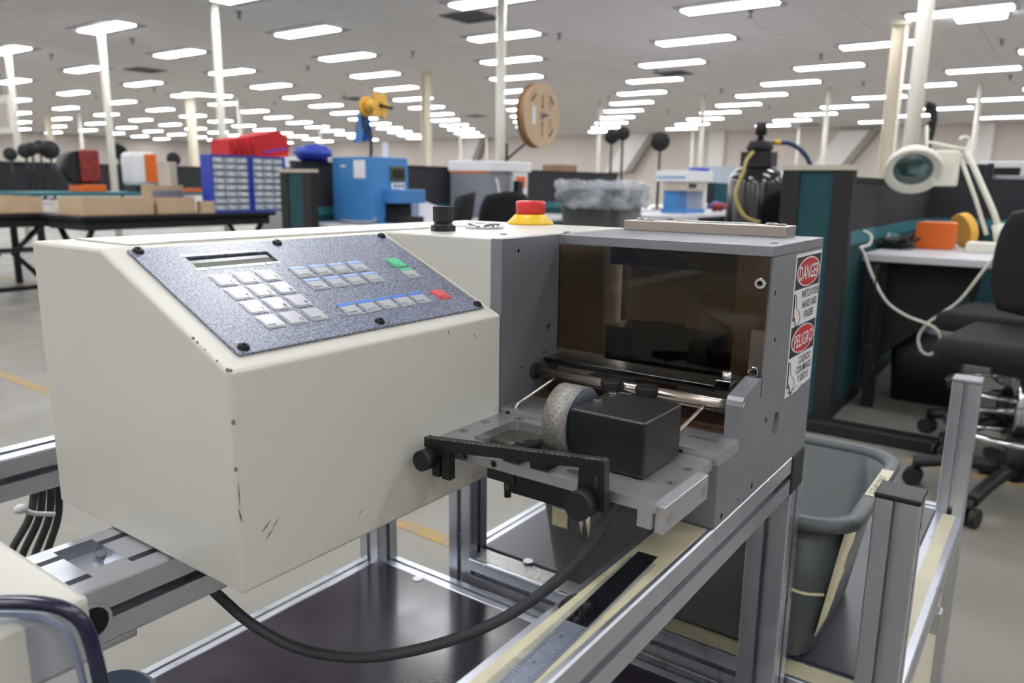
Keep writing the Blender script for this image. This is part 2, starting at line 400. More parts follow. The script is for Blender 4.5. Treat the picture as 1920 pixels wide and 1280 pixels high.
# sprinklers, vents
sp = thing('sprinkler_head','small dark sprinkler head hanging from the ceiling','sprinkler',(0,0,0),'sprinkler heads on the ceiling')
MB().cyl((0,0,0),(0,0,-.01),.04).build('escutcheon','sprinkler',sp,True); MB().cyl((0,0,-.01),(0,0,-.075),.013).build('stem','sprinkler',sp,True)
MB().cyl((0,0,-.075),(0,0,-.08),.028).build('deflector','sprinkler',sp,True)
for k,(x,y) in enumerate(((248,72),(96,102),(448,22),(577,124),(774,97),(1049,63),(289,165),(1408,20),(1879,74),(1540,102),(1619,153),(1353,167),(515,192),(645,178),(963,190),(1141,180),(1231,128),(1443,198),(1695,182),(1895,141),(180,180),(1252,207))):
    p = PZ(x,y,HC)
    if k == 0: sp.location = p
    else: dup(sp,p)
for x,y,lab in ((272,131,'dark ceiling vent among the lights at upper left'),(883,31,'dark ceiling vent beside the tall centre pipe'),(668,185,'dark ceiling vent above the red cover'),(893,217,'far dark ceiling vent above the thick column'),(1262,137,'dark ceiling vent above the right light rows'),(1520,234,'far dark ceiling vent above the right benches')):
    p = PZ(x,y,HC); t = thing('ceiling_vent',lab,'vent',p)
    MB().plate(rrect(p.x-.3,p.x+.3,p.y-.3,p.y+.3,.01,1),[rrect(p.x-.24,p.x+.24,p.y-.24,p.y+.24,.01,1)],lambda a,c,d:(a,c,d),HC-.012,HC-.001).build('frame','vent_dark',t)
    for k in range(6): MB().box(p.x-.23+k*.08,p.x-.19+k*.08,p.y-.24,p.y+.24,HC-.01,HC-.003).build('slat','vent_dark',t)
# floor tape
def ftape(name, pts, lab, w=.05):
    a = Vector(pts[0]); c = Vector(pts[1]); d = (c-a).normalized(); n = Vector((-d.y,d.x,0))*w/2
    MB_ = MB().add([a+n,a-n,c-n,c+n,a+n+Vector((0,0,.001)),a-n+Vector((0,0,.001)),c-n+Vector((0,0,.001)),c+n+Vector((0,0,.001))],[(0,1,2,3),(4,5,6,7),(0,1,5,4),(1,2,6,5),(2,3,7,6),(3,0,4,7)])
    tag(MB_.build('floor_tape','floor_tape'),lab,'tape')
ftape('a',((1.60,.95,.0005),(1.64,1.9,.0005)),'worn yellow tape line on the floor seen under the beige machine')
ftape('b',((1.65,3.6,.0005),(1.69,6.2,.0005)),'worn yellow tape line on the floor at the left edge',.06)
ftape('c',((3.20,-.2,.0005),(3.25,.42,.0005)),'orange-yellow tape on the floor between the office chair casters',.045)
ftape('d',((3.44,8.0,.0005),(3.44,10.6,.0005)),'faint yellow tape line on the floor by the left table casters',.06)
# ================================================================ profile carts (45 mm slotted aluminium)
def slot(c, k=1):
    return [(c+a*k,d*k) for a,d in ((-.004,0),(-.004,.0045),(-.009,.0045),(-.009,.008),(-.004,.014),(.004,.014),(.009,.008),(.009,.0045),(.004,.0045),(.004,0))]
def prof(w, h, sb=(), sr=(), st=(), sl=(), ch=.0015):
    P = [(ch,0)]; k = min(w,h)/.045
    for c in sb: P += slot(c,k)
    P += [(w-ch,0),(w,ch)]
    for c in sr: P += [(w-d,a) for a,d in slot(c,k)]
    P += [(w,h-ch),(w-ch,h)]
    for c in st[::-1]: P += [(w-a,h-d) for a,d in slot(w-c,k)]
    P += [(ch,h),(0,h-ch)]
    for c in sl[::-1]: P += [(d,h-a) for a,d in slot(h-c,k)]
    P += [(0,ch)]
    return P
FN = {'u':lambda a0,b0:(lambda p,q,t:(t,a0+p,b0+q)), 'v':lambda a0,b0:(lambda p,q,t:(a0+p,t,b0+q)), 'z':lambda a0,b0:(lambda p,q,t:(a0+p,b0+q,t))}
C = .0225
def ext(axis, a0, b0, t0, t1, w=.045, h=.045, **k):
    if not k: k = dict(sb=(C,),sr=(C,),st=(C,),sl=(C,))
    return MB(CH).plate(prof(w,h,**k),[],FN[axis](a0,b0),t0,t1)
S30 = dict(sb=(.015,),sr=(.015,),st=(.015,),sl=(.015,))
A = thing('machine_cart','slotted aluminium cart frame carrying the beige wire cutter, dark board as lower shelf','cart',(.25,.55,0))
ext('u',.211,-.328,-.35,.812,sb=(C,),sr=(C,),sl=(C,)).build('front_rail','extrusion',A)
MB(CH).box(.812,.858,.2095,.2575,-.3285,-.2829,.003).build('corner_block','black_plastic',A)
r2 = ext('u',.525,-.328,-.35,.238,.09,.045,sb=(C,.0675),sr=(C,),st=(C,.0675),sl=(C,))
P2 = prof(.09,.045,sb=(C,.0675),sr=(C,),sl=(C,))
k = P2.index((.0885,.045)); P2 = P2[:k+1]+[(.080,.045),(.080,.034),(.056,.030),(.056,.018),(.030,.018),(.030,.045)]+P2[k+1:]
r2.plate(P2,[],FN['u'](.525,-.328),.238,.267)
r2.plate(prof(.09,.045,sb=(C,.0675),sr=(C,),st=(C,.0675),sl=(C,)),[],FN['u'](.525,-.328),.267,.80)
o = r2.build('wide_rail','extrusion',A)
MB(CH).box(.2382,.2668,.5555,.5805,-.3095,-.3060).build('pocket_bottom','hole',o)
hb = MB(CH).plate(circ(.2258,-.3070,.014,20),[circ(.2258,-.3070,.0115,20)],lambda p,q,t:(p,t,q),.5235,.527); hb.build('bore_ring','extrusion',o)
MB(CH).cyl((.2258,.5245,-.3070),(.2258,.527,-.3070),.0115).build('bore','hole',o)
MB(CH).box(.224,.258,.527,.56,-.334,-.3285,.001).build('clamp_plate','anodized_bright',o)
ext('u',.855,-.328,-.35,.82).build('rear_rail','extrusion',A)
ext('v',.82,-.328,.2575,.855).build('cross_rail','extrusion',A)
for u,v in ((.82,.855),(.82,.211),(-.35,.211),(-.35,.855)):
    ext('z',u,v,-1.02,-.3285 if v < .5 else -.283).build('post','extrusion',A)
    MB(CH).cyl((u+C,v+C,-1.05),(u+C,v+C,-1.02),.02).build('foot','black_plastic',A)
ext('u',.870,-.65,-.305,.835,.03,.03,**S30).build('shelf_rail','extrusion',A)
ext('u',.211,-.65,-.305,.82,.03,.03,**S30).build('shelf_rail','extrusion',A)
ext('v',.835,-.65,.256,.870,.03,.03,**S30).build('shelf_rail','extrusion',A)
sb_ = MB(CH).box(-.30,.8345,.2415,.8695,-.626,-.6205).build('shelf_board','shelf_board',A)
def bolt(par, px, py, z, r=.008):
    p = PZ(px,py,CH+z); n = MB().cyl((p.x,p.y,p.z),(p.x,p.y,p.z+.0012),r,n=18).build('washer','anodized_bright',par); MB().cyl((p.x,p.y,p.z+.0012),(p.x,p.y,p.z+.0016),r*.4,n=8)
    return n
bolt(sb_,783,1085,-.6205)
B = thing('bin_cart','second slotted aluminium cart with upright posts and grey shelf under the grey tub','cart',(1.2,.4,0))
for u,v,top,cp in ((.877,.092,-.332,1),(1.545,.092,-.337,2),(.88,.71,-.33,0),(1.545,.71,-.33,0)):
    pt = ext('z',u,v,-1.02,top); o = pt.build('post','extrusion',B)
    if cp: MB(CH).box(u-.001,u+.046,v-.001,v+.046,top,top+.006,.002).build('end_cap','black_plastic' if cp == 1 else 'anodized',o)
    MB(CH).cyl((u+C,v+C,-1.05),(u+C,v+C,-1.02),.02).build('foot','black_plastic',B)
ext('u',.092,-.63,.922,1.545).build('shelf_rail','extrusion',B)
ext('u',.715,-.615,.925,1.545,.03,.03,**S30).build('shelf_rail','extrusion',B)
ext('v',.877,-.63,.137,.71,sb=(C,),sr=(C,),sl=(C,)).build('shelf_rail','extrusion',B)
ext('v',1.545,-.63,.137,.71).build('shelf_rail','extrusion',B)
bb = MB(CH).box(.9225,1.5445,.1375,.7145,-.589,-.5815).build('shelf_board','shelf_board_grey',B)
bolt(bb,990,1052,-.5815)
pn = MB(CH).box(.925,1.543,.108,.114,-.98,-.632).build('side_panel','cart_panel',B)
MB(CH).tube([(1.02,.107,-.70),(1.02,.085,-.70),(1.02,.085,-.78),(1.02,.107,-.78)],.005,8).build('handle','chrome',pn)
MB(CH).box(1.30,1.325,.088,.108,-.70,-.66,.003).build('latch','anodized_bright',pn)
# tape stuck on the rails
def strip(name, u0,u1,v0,v1,z, m, lab):
    tag(MB(CH).box(u0,u1,v0,v1,z,z+.0006).build(name,m),lab,'tape')
strip('masking_tape',.20,.585,.2160,.2490,-.283,'masking_tape','cream masking tape strip along the top of the front cart rail')
strip('packing_tape',.884,.915,.50,.70,-.585,'clear_tape','crinkled clear tape on the cross rail of the grey shelf')
strip('masking_tape',.884,.915,.14,.495,-.585,'masking_tape','cream tape on the cross rail below the grey tub')
strip('masking_tape',.93,1.54,.103,.124,-.585,'masking_tape','cream tape along the outer rail between the two upright posts')
# oval hole in the front rail, ruler under tape
o = MB(CH).plate(circ(.418,.247,.014,20,.0065),[],lambda p,q,t:(p,q,t),-.2829,-.2826).build('rail_hole','hole',[c for c in A.children if c.name.startswith('front_rail')][0])
rl = thing('steel_ruler','worn steel ruler taped lengthwise onto the front cart rail','ruler',(.5,.2342,CH-.2823))
MB(CH).box(.14,.512,.2260,.2425,-.2823,-.2815).build('blade','ruler_steel',rl)
MB(CH).box(.395,.512,.2262,.2423,-.2815,-.2812).build('dark_reflection','ruler_dark',rl)  # dark reflection on the far part of the blade, painted as an overlay
tk = MB(CH)
for k in range(80):
    u = .14+k*.00318; l = .0055 if k%10 == 0 else (.0042 if k%5 == 0 else .0028)
    tk.box(u,u+.0004,.2423-l,.2423,-.2815,-.28145); tk.box(u,u+.0004,.2262,.2262+l,-.2815,-.28145)
tag(tk.build('graduation','ink',rl),None,None,kind='stuff')
for k in range(8): text('numeral',str(12-k),.0055,'ink',rl,(.152+k*.0318,.2365,CH-.2815),(0,-1,0),(1,0,0),.00008)
rl.rotation_euler = (0,0,.045)
ct = MB(CH); nu, nv = 60, 8
for a in range(nu+1):
    for c in range(nv+1): ct.v.append(Vector((.16+a*.34/nu,.2215+c*.0225/nv-.009*(1-a/nu),-.2806+random.uniform(0,.0006)*(1 if a < 35 else .3))))
ct.f = [(a*(nv+1)+c,a*(nv+1)+c+1,(a+1)*(nv+1)+c+1,(a+1)*(nv+1)+c) for a in range(nu) for c in range(nv)]; ct.sm = [False]*len(ct.f)
tag(ct.build('clear_tape_sheet','clear_plastic'),'crinkled clear tape sheet holding the steel ruler on the rail','tape')
# grey tub
tb = thing('grey_tub','grey plastic waste tub with taped rim standing on the cart shelf','tub',(1.03,.39,CH-.581))
def tub(ring, caps=True): # list of (u0,u1,v0,v1,z,r)
    m = MB(CH); n = 5; L = [rrect(a[0],a[1],a[2],a[3],a[5],n) for a in ring]; k = len(L[0])
    vs = [(p[0],p[1],a[4]) for l,a in zip(L,ring) for p in l]; fs = []
    for j in range(len(ring)-1): fs += [(j*k+i,j*k+(i+1)%k,(j+1)*k+(i+1)%k,(j+1)*k+i) for i in range(k)]
    if caps: fs.append(tuple(range(k))); fs.append(tuple(range((len(ring)-1)*k,len(ring)*k)))
    m.add(vs,fs,True); return m
zb, zt = -.581, -.375
bo = tub([(.912,1.150,.205,.575,zb,.03),(.906,1.156,.199,.581,zb+.006,.035),(.886,1.178,.168,.612,zt-.01,.045),(.890,1.174,.172,.608,zt-.01,.042),(.912,1.150,.205,.575,zb+.006,.03)]).build('body','bin_grey',tb)
tub([(.886,1.178,.168,.612,zt-.014,.045),(.870,1.194,.152,.628,zt-.014,.055),(.868,1.196,.150,.630,zt-.006,.056),(.872,1.192,.154,.626,zt,.054),(.884,1.180,.166,.614,zt,.046),(.888,1.176,.170,.610,zt-.010,.043),(.886,1.178,.168,.612,zt-.014,.045)],False).build('rim','bin_grey',tb)
# tape on the tub: note on rim, ragged strip down the corner, patch on the far side
lb = MB(CH).box(.99,1.10,.1515,.166,zt+.0002,zt+.0010).build('tape_note','masking_tape',tb)
text('handwriting','SCRAP ONLY',.013,'ink',lb,(.995,.155,CH+zt+.001),(1,0,0),(0,1,0),.0003)
rg = MB(CH); prev = None
for k in range(15):
    f = k/14; z = zt-.02-f*.15; ro = .168+(.199-.168)*((zt-.01-z)/(zt-zb-.016)); uu = .886+.02*((zt-.01-z)/(zt-zb-.016))
    w = .085+.03*random.random()-.03*f
    q = [(uu+.018,ro-.0008,z),(uu+.018+w,ro-.0008,z),(uu+.018+w,ro-.0016,z),(uu+.018,ro-.0016,z)]
    if prev: rg.add(prev+q,[(0,1,5,4),(1,2,6,5),(2,3,7,6),(3,0,4,7)])
    prev = q
rg.build('ragged_tape','old_tape',tb)
u0 = .893; MB(CH).box(u0+.0012,u0+.004,.540,.566,-.492,-.464).build('tape_patch','old_tape',tb)
MB(CH).tube([(.8945,.235,-.470),(.8955,.225,-.478),(.900,.205,-.482),(.915,.1865,-.484)],.0022,6,4).build('tape_trace','old_tape',tb)
# ================================================================ the wire cutting machine
uL,uR,u2,u3,u4 = .2867,.5859,.6902,.858,.5877
vF,vB,vS,vR = .4343,.7015,.5884,.211
zB,zM,zT = -.2826,-.1232,-.0512
M = thing('wire_cutting_machine','beige and grey bench-top wire cutting machine with keypad, guard window and red stop button','machine',(.57,.45,CH+zB))
def bevprism(poly, fn, a0, a1, off, seg=3):
    m = MB(); m.plate(poly,[],fn,a0,a1); bm = bmesh.new(); V = [bm.verts.new(v) for v in m.v]
    for f in m.f:
        try: bm.faces.new([V[i] for i in f])
        except ValueError: pass
    bmesh.ops.remove_doubles(bm,verts=bm.verts,dist=1e-6); bmesh.ops.dissolve_limit(bm,angle_limit=.01,verts=bm.verts,edges=bm.edges)
    bmesh.ops.recalc_face_normals(bm,faces=bm.faces)
    bmesh.ops.bevel(bm,geom=list(bm.edges),offset=off,segments=seg,affect='EDGES',profile=.5)
    r = MB(CH); r.addbm(bm,False); return r
hs = bevprism([(vF,zB),(vB,zB),(vB,zT),(vS,zT),(vF,zM)],lambda p,q,t:(t,p,q),uL,uR-.0005,.0028).build('control_housing','beige',M)
MB(CH).box(uR,u3,vF+.013,vB,zB,zT,.0015).build('drive_housing','beige',M)
tp = MB(CH).box(uL+.03,.80,vS+.012,vB-.012,zT+.0002,zT+.0012).build('top_cover_sheet','beige_top',M)
MB(CH).box(uL+.06,uR+.05,vS+.014,vS+.0145,zT+.0012,zT+.0014).build('seam','chip',tp)
# chips, scuffs, grime on the housing
for p,s in ((PU(432,792,uL),.004),(PU(440,881,uL),.004)): MB().sphere((p.x+.0016,p.y-.001 if p.y>vF else vF+.001,p.z),s*.5,(.7,.7,1),8).build('paint_chip','chip',hs)
for x,y,r in ((427,693,.0035),(433,694,.0028),(407,676,.002),(384,656,.002),(370,642,.0026),(362,634,.003)):
    p = PU(x,y,uL+.0012); MB().sphere(p,r*.55,(.5,1,.8),8).build('paint_chip','chip',hs)
def scuff(a, c, w):
    a = PV(*a,vF-.0002); c = PV(*c,vF-.0002); d = (c-a).normalized(); n = Vector((d.z,0,-d.x))*w
    return MB().add([a+n*.3,a-n*.3,(a+c)/2-n,c-n*.2,c+n*.2,(a+c)/2+n],[(0,1,2,3,4,5)]).build('scuff_mark','scuff',hs)
for a,c,w_ in (((491,998),(508,974),.0006),((498,1013),(512,990),.0005),((512,990),(523,970),.0005),((447,905),(450,950),.0004),((448,955),(454,980),.0006),((840,618),(842,628),.0005),((672,968),(681,952),.0004),((888,625),(893,634),.0005)): scuff(a,c,w_)
for a,c,e,z1 in ((.496,.506,.500,-.262),(.520,.536,.527,-.274),(.545,.552,.549,-.258),(.556,.572,.563,-.278),(.575,.584,.580,-.266)):
    MB(CH).add([(a,vF-.0003,-.2312),(c,vF-.0003,-.2312),(e+(c-e)*.5,vF-.0003,(z1-.2312)/2),(e,vF-.0003,z1),(e-(e-a)*.5,vF-.0003,(z1-.2312)/2)],[(0,1,2,3,4)]).build('oil_stain','oil_stain',hs)
MB(CH).add([(.485,vF-.0003,-.2212),(.53,vF-.0003,-.2180),(.56,vF-.0003,-.2145),(.575,vF-.0003,-.206),(.5850,vF-.0003,-.196),(.5850,vF-.0003,-.2212)],[(0,1,2,3,4,5)]).build('oil_stain','oil_stain',hs)
# speckled control panel on the slope
al = math.atan2(zT-zM,vS-vF); ES = Vector((0,math.cos(al),math.sin(al))); EN = Vector((0,-math.sin(al),math.cos(al))); EX = Vector((1,0,0)); O3 = Vector((0,vF,CH+zM))
def S(u,s,h): return O3+EX*u+ES*s+EN*h
def Splate(outer, holes, h0, h1): return MB().plate(outer,holes,lambda p,q,t:S(p,q,t),h0,h1)
DX0,DX1,DS0,DS1 = .341,.4178,.1275,.1445
cp = Splate(rrect(.3032,.574,.0135,.1625,.001,1),[rrect(DX0,DX1,DS0,DS1,.0008,2)],.0004,.0024).build('control_panel','speckle_film',M); tag(cp,'speckled blue-grey keypad panel',None)
Splate(rrect(DX0-.001,DX1+.001,DS0-.001,DS1+.001,.0008,2),[],.0003,.0006).build('display','lcd',cp)
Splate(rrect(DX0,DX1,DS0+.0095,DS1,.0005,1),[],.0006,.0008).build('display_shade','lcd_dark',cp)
for a,c,s0,s1,tx in ((.338,.363,.1452,.1483,'numbers'),(.366,.3925,.1452,.1483,'length'),(.3945,.4075,.1452,.1483,'qty'),(.3385,.348,.1232,.1268,'a'),(.3505,.4015,.1232,.1268,'memory'),(.4035,.4175,.1232,.1268,'batch')):
    o = Splate(rrect(a,c,s0,s1,.0004,1),[],.0024,.0027).build('display_label','panel_label',cp)
    text('lettering',tx,.0030,'ink',cp,S(a+(c-a)*.35,s0+.0007,.0027),EX,ES,.0001)
def key(u, s, lab, m='key_silver', band=None, big=False, w=.0165, h=.0172):
    k = Splate(rrect(u-w/2,u+w/2,s-h/2,s+h/2,.0022 if not band else .0006,3),[],.0024,.0030).build('key',m,cp)
    bm = Splate(rrect(u-w/2+.0012,u+w/2-.0012,s-h/2+.0012,s+h/2-.0012-(.0035 if band else 0),.0015,3),[],.0030,.0036).build('key_dome',m,k)
    if band: Splate(rrect(u-w/2,u+w/2,s+h/2-.0034,s+h/2,.0004,1),[],.0030,.0034).build('key_band',band,k)
    if lab:
        if big: text('key_legend',lab,.0062,'ink',k,S(u+.0028,s-.0062,.0036),EX,ES,.0002)
        else: text('key_legend',lab,.0040 if len(lab) < 8 else .0034,'ink',k,S(u-.0066,s-.0062,.0036),EX,ES,.0002)
for c,u in enumerate((.3505,.371,.392)):
    for r,s in enumerate((.106,.0855,.065,.044)):
        t_ = ['123','456','789'][r][c] if r < 3 else ('clear','0','enter')[c]
        key(u,s,t_,big=len(t_)==1)
for c,u in enumerate((.426,.4475,.469,.491)):
    key(u,.1055,('number','length','correct','total')[c],band='key_lightblue'); key(u,.085,('batch','modus','distance','contour')[c],band='key_lightblue')
for c,u in enumerate((.4283,.4492,.470,.491,.5125)): key(u,.0433,('speed -','speed +','cut','feed','open')[c],band='key_blue')
key(.540,.105,'run','key_green'); key(.540,.0845,'step',band='key_green'); key(.5412,.0432,'STOP','key_red',h=.0165)
for x,y in ((.3102,.1585),(.4376,.157),(.568,.1575),(.441,.0202),(.311,.0200),(.5685,.0185)):
    sc = MB(); sc.lathe([(.0044,0),(.0044,.0008),(.0030,.0026),(.0014,.0028),(.0014,.0016),(0,.0016)],S(x,y,.0024),EN,18); sc.build('panel_screw','screw_black',cp)
# controls on the top
kn = thing_loc = None
p = Vector((.642,.556,0)); k = MB(CH); k.plate(circ(p.x,p.y,.0137,6),[],lambda a,c,t:(a,c,t),zT,zT+.0062)
kp = k.build('knob_base','black_plastic',M); MB(CH).lathe([(.0118,.0062),(.0095,.009),(.0108,.0105)],(p.x,p.y,zT)).build('knob_skirt','black_plastic',kp)
rib = [( (.0106+(.0006 if i%2 else 0))*math.cos(2*math.pi*i/36), (.0106+(.0006 if i%2 else 0))*math.sin(2*math.pi*i/36)) for i in range(36)]
MB(CH).plate([(p.x+a,p.y+c) for a,c in rib],[],lambda a,c,t:(a,c,t),zT+.0105,zT+.0265).build('knob_grip','black_knob',kp)
p = (.718,.558,CH+zT); rg = MB().lathe([(.0145,0),(.0228,0),(.0232,.0022),(.0215,.0050),(.0185,.0062),(.0150,.0055),(.0145,.003)],p,(0,0,1),32,True).build('collar_nut','chrome',M)
MB().lathe([(0,.0005),(.0146,.0005),(.0146,.0030),(0,.0030)],p).build('collar_core','anodized',rg)
p = (.842,.578,CH+zT); es = MB().lathe([(.0300,0),(.0305,.001),(.0305,.0022),(.0205,.0122),(.0200,.0128),(0,.0128)],p,(0,0,1),40,True).build('emergency_stop','yellow_ring',M); tag(es,'yellow cone base of the stop button',None)
MB().lathe([(.0192,.0128),(.0195,.0265),(.0188,.0292),(.0170,.0302),(0,.0304)],p,(0,0,1),40,True).build('stop_button','red_button',es)
# head: grey plates
hp = MB(CH).plate([(uR,zT),(u2,zT),(u2,-.2265),(uR,-.2265)],[circ(.6129,-.0637,.0028,14),circ(.6705,-.1477,.0042,14),circ(.6633,-.1748,.0032,14),circ(.6214,-.182,.0030,14)],lambda p,q,t:(p,t,q),vF,vF+.0125).build('inner_side_plate','anodized',M)
MB(CH).box(uR+.001,u2-.001,vF+.011,vF+.0135,zT-.2,zT-.002).build('side_plate_backing','hole',hp)
for u,z,r in ((.6129,-.0637,.0028),(.6214,-.182,.0030)): MB(CH).plate(circ(u,z,r*1.25,16),[circ(u,z,r*.8,16)],lambda p,q,t:(p,t,q),vF-.0002,vF+.001).build('thread_rim','anodized_bright',hp)
tpl = MB(CH).box(u2,u3,vR,vF,-.0610,zT,.0006,1).build('top_plate','anodized',M)
def cap(par, p, ax, r, hgt=.002, m='anodized_bright'):
    p = Vector(p); ax = Vector(ax)
    o = MB().lathe([(r,0),(r,hgt*.8),(r*.88,hgt),(r*.52,hgt),(r*.5,hgt*.25),(0,hgt*.25)],p,ax,18).build('screw',m,par)
    MB().lathe([(0,hgt*.2),(r*.5,hgt*.2),(r*.5,hgt*.35),(0,hgt*.35)],p,ax,6).build('hex_socket','hole',o); return o
for px,py in ((944,440),(1452,456),(1063,436)): 
    p = PZ(px,py,CH+zT); cap(tpl,(p.x,p.y,CH+zT),(0,0,1),.0035,.0016)
br = MB(CH).box(.818,.852,.2385,.4275,zT,zT+.0115,.0006,1).build('top_bar','nickel_bar',M)
for v in (.2485,.262,.400,.4165): cap(br,(.842 if v in (.262,.4165) else .828,v,CH+zT+.0115),(0,0,1),.0062,.0022)
MB(CH).box(.838,.852,.28,.37,zT+.0115,zT+.0125).build('shim','anodized_bright',br)
R = [(.6931,-.0612),(.858,-.0612),(.858,zB),(u4,zB),(u4,-.2266),(.636,-.2266),(.636,-.187),(.6372,-.1825),(.6405,-.1795),(.646,-.1783),(.652,-.1768),(.684,-.1705),(.684,-.1885),(.6855,-.1905),(.6872,-.1885)]
rp = MB(CH).plate(R[::-1],[circ(.7395,-.2272,.0112,24),circ(.7077,-.2171,.0036,14)],lambda p,q,t:(p,t,q),vR,vR+.0145).build('outer_side_plate','anodized',M)
cap(rp,(.7395,vR+.008,CH-.2272),(0,-1,0),.0098,.004,'anodized_bright'); MB(CH).cyl((.7395,vR+.0085,-.2272),(.7395,vR+.0145,-.2272),.0112).build('bearing_back','hole',rp)
MB(CH).cyl((.7077,vR+.004,-.2171),(.7077,vR+.0145,-.2171),.0036,n=14).build('hole_back','hole',rp)
MB(CH).cyl((.643,vR-.0004,-.1894),(.643,vR+.002,-.1894),.0047,n=20).build('rod_end','steel_rod',rp)
for u,z,r in ((.7033,-.0943,.0036),(.7135,-.1395,.0036),(.6796,-.273,.0036),(.6031,-.2758,.0036),(.8447,-.269,.0020),(.643,-.2744,.0018),(.7741,-.2795,.002)):
    MB(CH).plate(circ(u,z,r*1.15,18),[circ(u,z,r*.9,18)],lambda p,q,t:(p,t,q),vR-.0003,vR+.001).build('counterbore_rim','anodized_bright',rp)
    MB(CH).cyl((u,vR-.0002,z),(u,vR+.002,z),r*.9,n=16).build('screw_head','hole',rp)
bd = MB(CH).plate([(u4,vR),(.6358,vR),(.6358,.2258),(.72,.2258),(.72,vF),(u4,vF)],[rrect(.6150,.6215,.223,.252,.0031,4),rrect(.6030,.6095,.362,.388,.0031,4)],lambda p,q,t:(p,q,t),-.2265,-.2160).build('bed_plate','anodized_bright',M)
MB(CH).box(.612,.626,.218,.255,-.2270,-.2235).build('slot_floor','anodized',bd); MB(CH).box(.600,.612,.359,.391,-.2270,-.2240).build('slot_floor','anodized',bd)
MB(CH).cyl((u4-.0004,.245,-.2215),(u4+.002,.245,-.2215),.0028,n=14).build('front_hole','hole',bd); MB(CH).cyl((u4-.0004,.4265,-.2215),(u4+.002,.4265,-.2215),.0028,n=14).build('front_hole','hole',bd)
MB(CH).box(.640,.72,.228,.4335,-.2158,-.2148).build('rusty_insert','rust_plate',bd)
by = MB(CH).box(.5885,.85,.2258,.272,zB,-.2268).build('body_block','anodized',M); cap(by,(.5885,.2285,CH-.2365),(-1,0,0),.0055,.004,'black_plastic')
MB(CH).box(.590,.62,.227,.262,zB-.0004,zB+.012).build('foot_pad','black_rubber',by)
# inside the guard
bk = MB(CH).box(.846,.857,.2258,.4338,zB+.01,-.0612).build('rear_cover','beige',M)
MB(CH).box(.80,.846,.2258,.4338,-.0905,-.0612).build('upper_block','black_paint',bk)
for a,c,h in ((.232,.300,-.176),(.303,.352,-.164),(.355,.395,-.160),(.398,.432,-.162)): MB(CH).box(.79,.845,a,c,-.2145,h,.001).build('tool_block','black_paint',bk)
MB(CH).box(.721,.85,.272,.4338,-.2265,-.216).build('inner_floor','rust_plate',bk)
MB(CH).box(.745,.765,.226,.262,-.215,-.062).build('inner_column','nickel_bar',bk)
for v0,v1 in ((.24,.30),(.345,.395)): MB(CH).box(.70,.712,v0,v1,-.2146,-.196,.001).build('guide_block','anodized',bk)
gw = MB(CH).box(.6865,.6900,.2125,.4335,-.1720,-.0612).build('guard_window','acrylic_smoke',M); tag(gw,'smoked acrylic guard window',None)
for v,z in ((.2187,-.0844),(.2192,-.1661)): cap(gw,(.6865,v,CH+z),(-1,0,0),.0052,.0045,'chrome')
fl = MB(CH).box(.653,.6895,.2440,.4290,-.1800,-.1765,.0005,1).build('guard_flap','acrylic_dusty',M)
MB(CH).box(.656,.688,.246,.427,-.1835,-.1801).build('flap_strip','black_plastic',fl)
cl = MB(CH).box(.652,.668,.2275,.2425,-.1775,-.1700,.001).build('clear_clip','clear_plastic',M); MB(CH).cyl((.660,.235,-.1725),(.660,.235,-.1630),.0042,n=16).build('clip_bolt','chrome',cl)
rd = MB(CH).cyl((.6445,.2255,-.1900),(.6445,vF,-.1900),.0053,n=24).build('guide_rod','steel_rod',M)
MB(CH).cyl((.6445,vF-.004,-.1900),(.6445,vF,-.1900),.0086,n=24).build('bushing','black_rubber',rd)
MB(CH).cyl((.668,.2255,-.2030),(.668,vF,-.2030),.0032,n=14).build('thin_rod','steel_rod',M)
for v in (.3385,.3015):
    kb = MB(CH).lathe([(.0100,-.002),(.0102,0),(.0107,.001),(.0108,.0030),(.0108,.0058),(.0100,.0070),(0,.0072)],(.636,v,-.1900),(0,0,1),24).build('thumb_knob','black_knob',M)
    MB(CH).box(.630,.640,v-.007,v+.007,-.2150,-.1925,.001).build('clamp_block','black_paint',kb)
for pts in ([(.6400,.4060,-.1930),(.6080,.4180,-.2080),(.6010,.4205,-.2110),(.5965,.4212,-.2135),(.5940,.4214,-.2160),(.5930,.4214,-.2200)],[(.6400,.2460,-.1930),(.6080,.2540,-.2080),(.6005,.2560,-.2120),(.5950,.2568,-.2150),(.5930,.2570,-.2190)]):
    MB(CH).tube(pts,.0020,10,4).build('wire_guide','steel_rod',M)
# front plate with sensor unit
zp = -.2216
fp = MB(CH).plate([(.477,.2155),(.587,.2155),(.587,vF),(.477,vF)],[rrect(.507,.574,.322,.409,.008,5),rrect(.490,.4985,.272,.300,.0042,4)],lambda p,q,t:(p,q,t),zp-.0085,zp).build('sensor_plate','anodized_bright',M)
MB(CH).box(.4755,.5035,.2165,.433,zp-.0012,zp+.0001,.0004,1)
for u,v in ((.5533,.2235),(.5188,.2226),(.519,.4270),(.5526,.4270),(.5800,.4078)):
    o = MB(CH).plate(circ(u,v,.0048,20),[circ(u,v,.0036,20)],lambda p,q,t:(p,q,t),zp,zp+.0003).build('countersink_rim','anodized',fp); MB(CH).cyl((u,v,zp),(u,v,zp+.0002),.0036,n=16).build('countersunk_screw','nickel_bar',o); MB(CH).cyl((u,v,zp),(u,v,zp+.0003),.0016,n=6).build('hex_socket','hole',o)
for v in (.4310,.3903,.3598):
    o = MB(CH).plate(circ(v,-.2255,.0036,16),[circ(v,-.2255,.0026,16)],lambda p,q,t:(t,p,q),.4766,.478).build('tapped_hole_rim','anodized',fp); MB(CH).cyl((.4767,v,-.2255),(.479,v,-.2255),.0026,n=14).build('tapped_hole','hole',o)
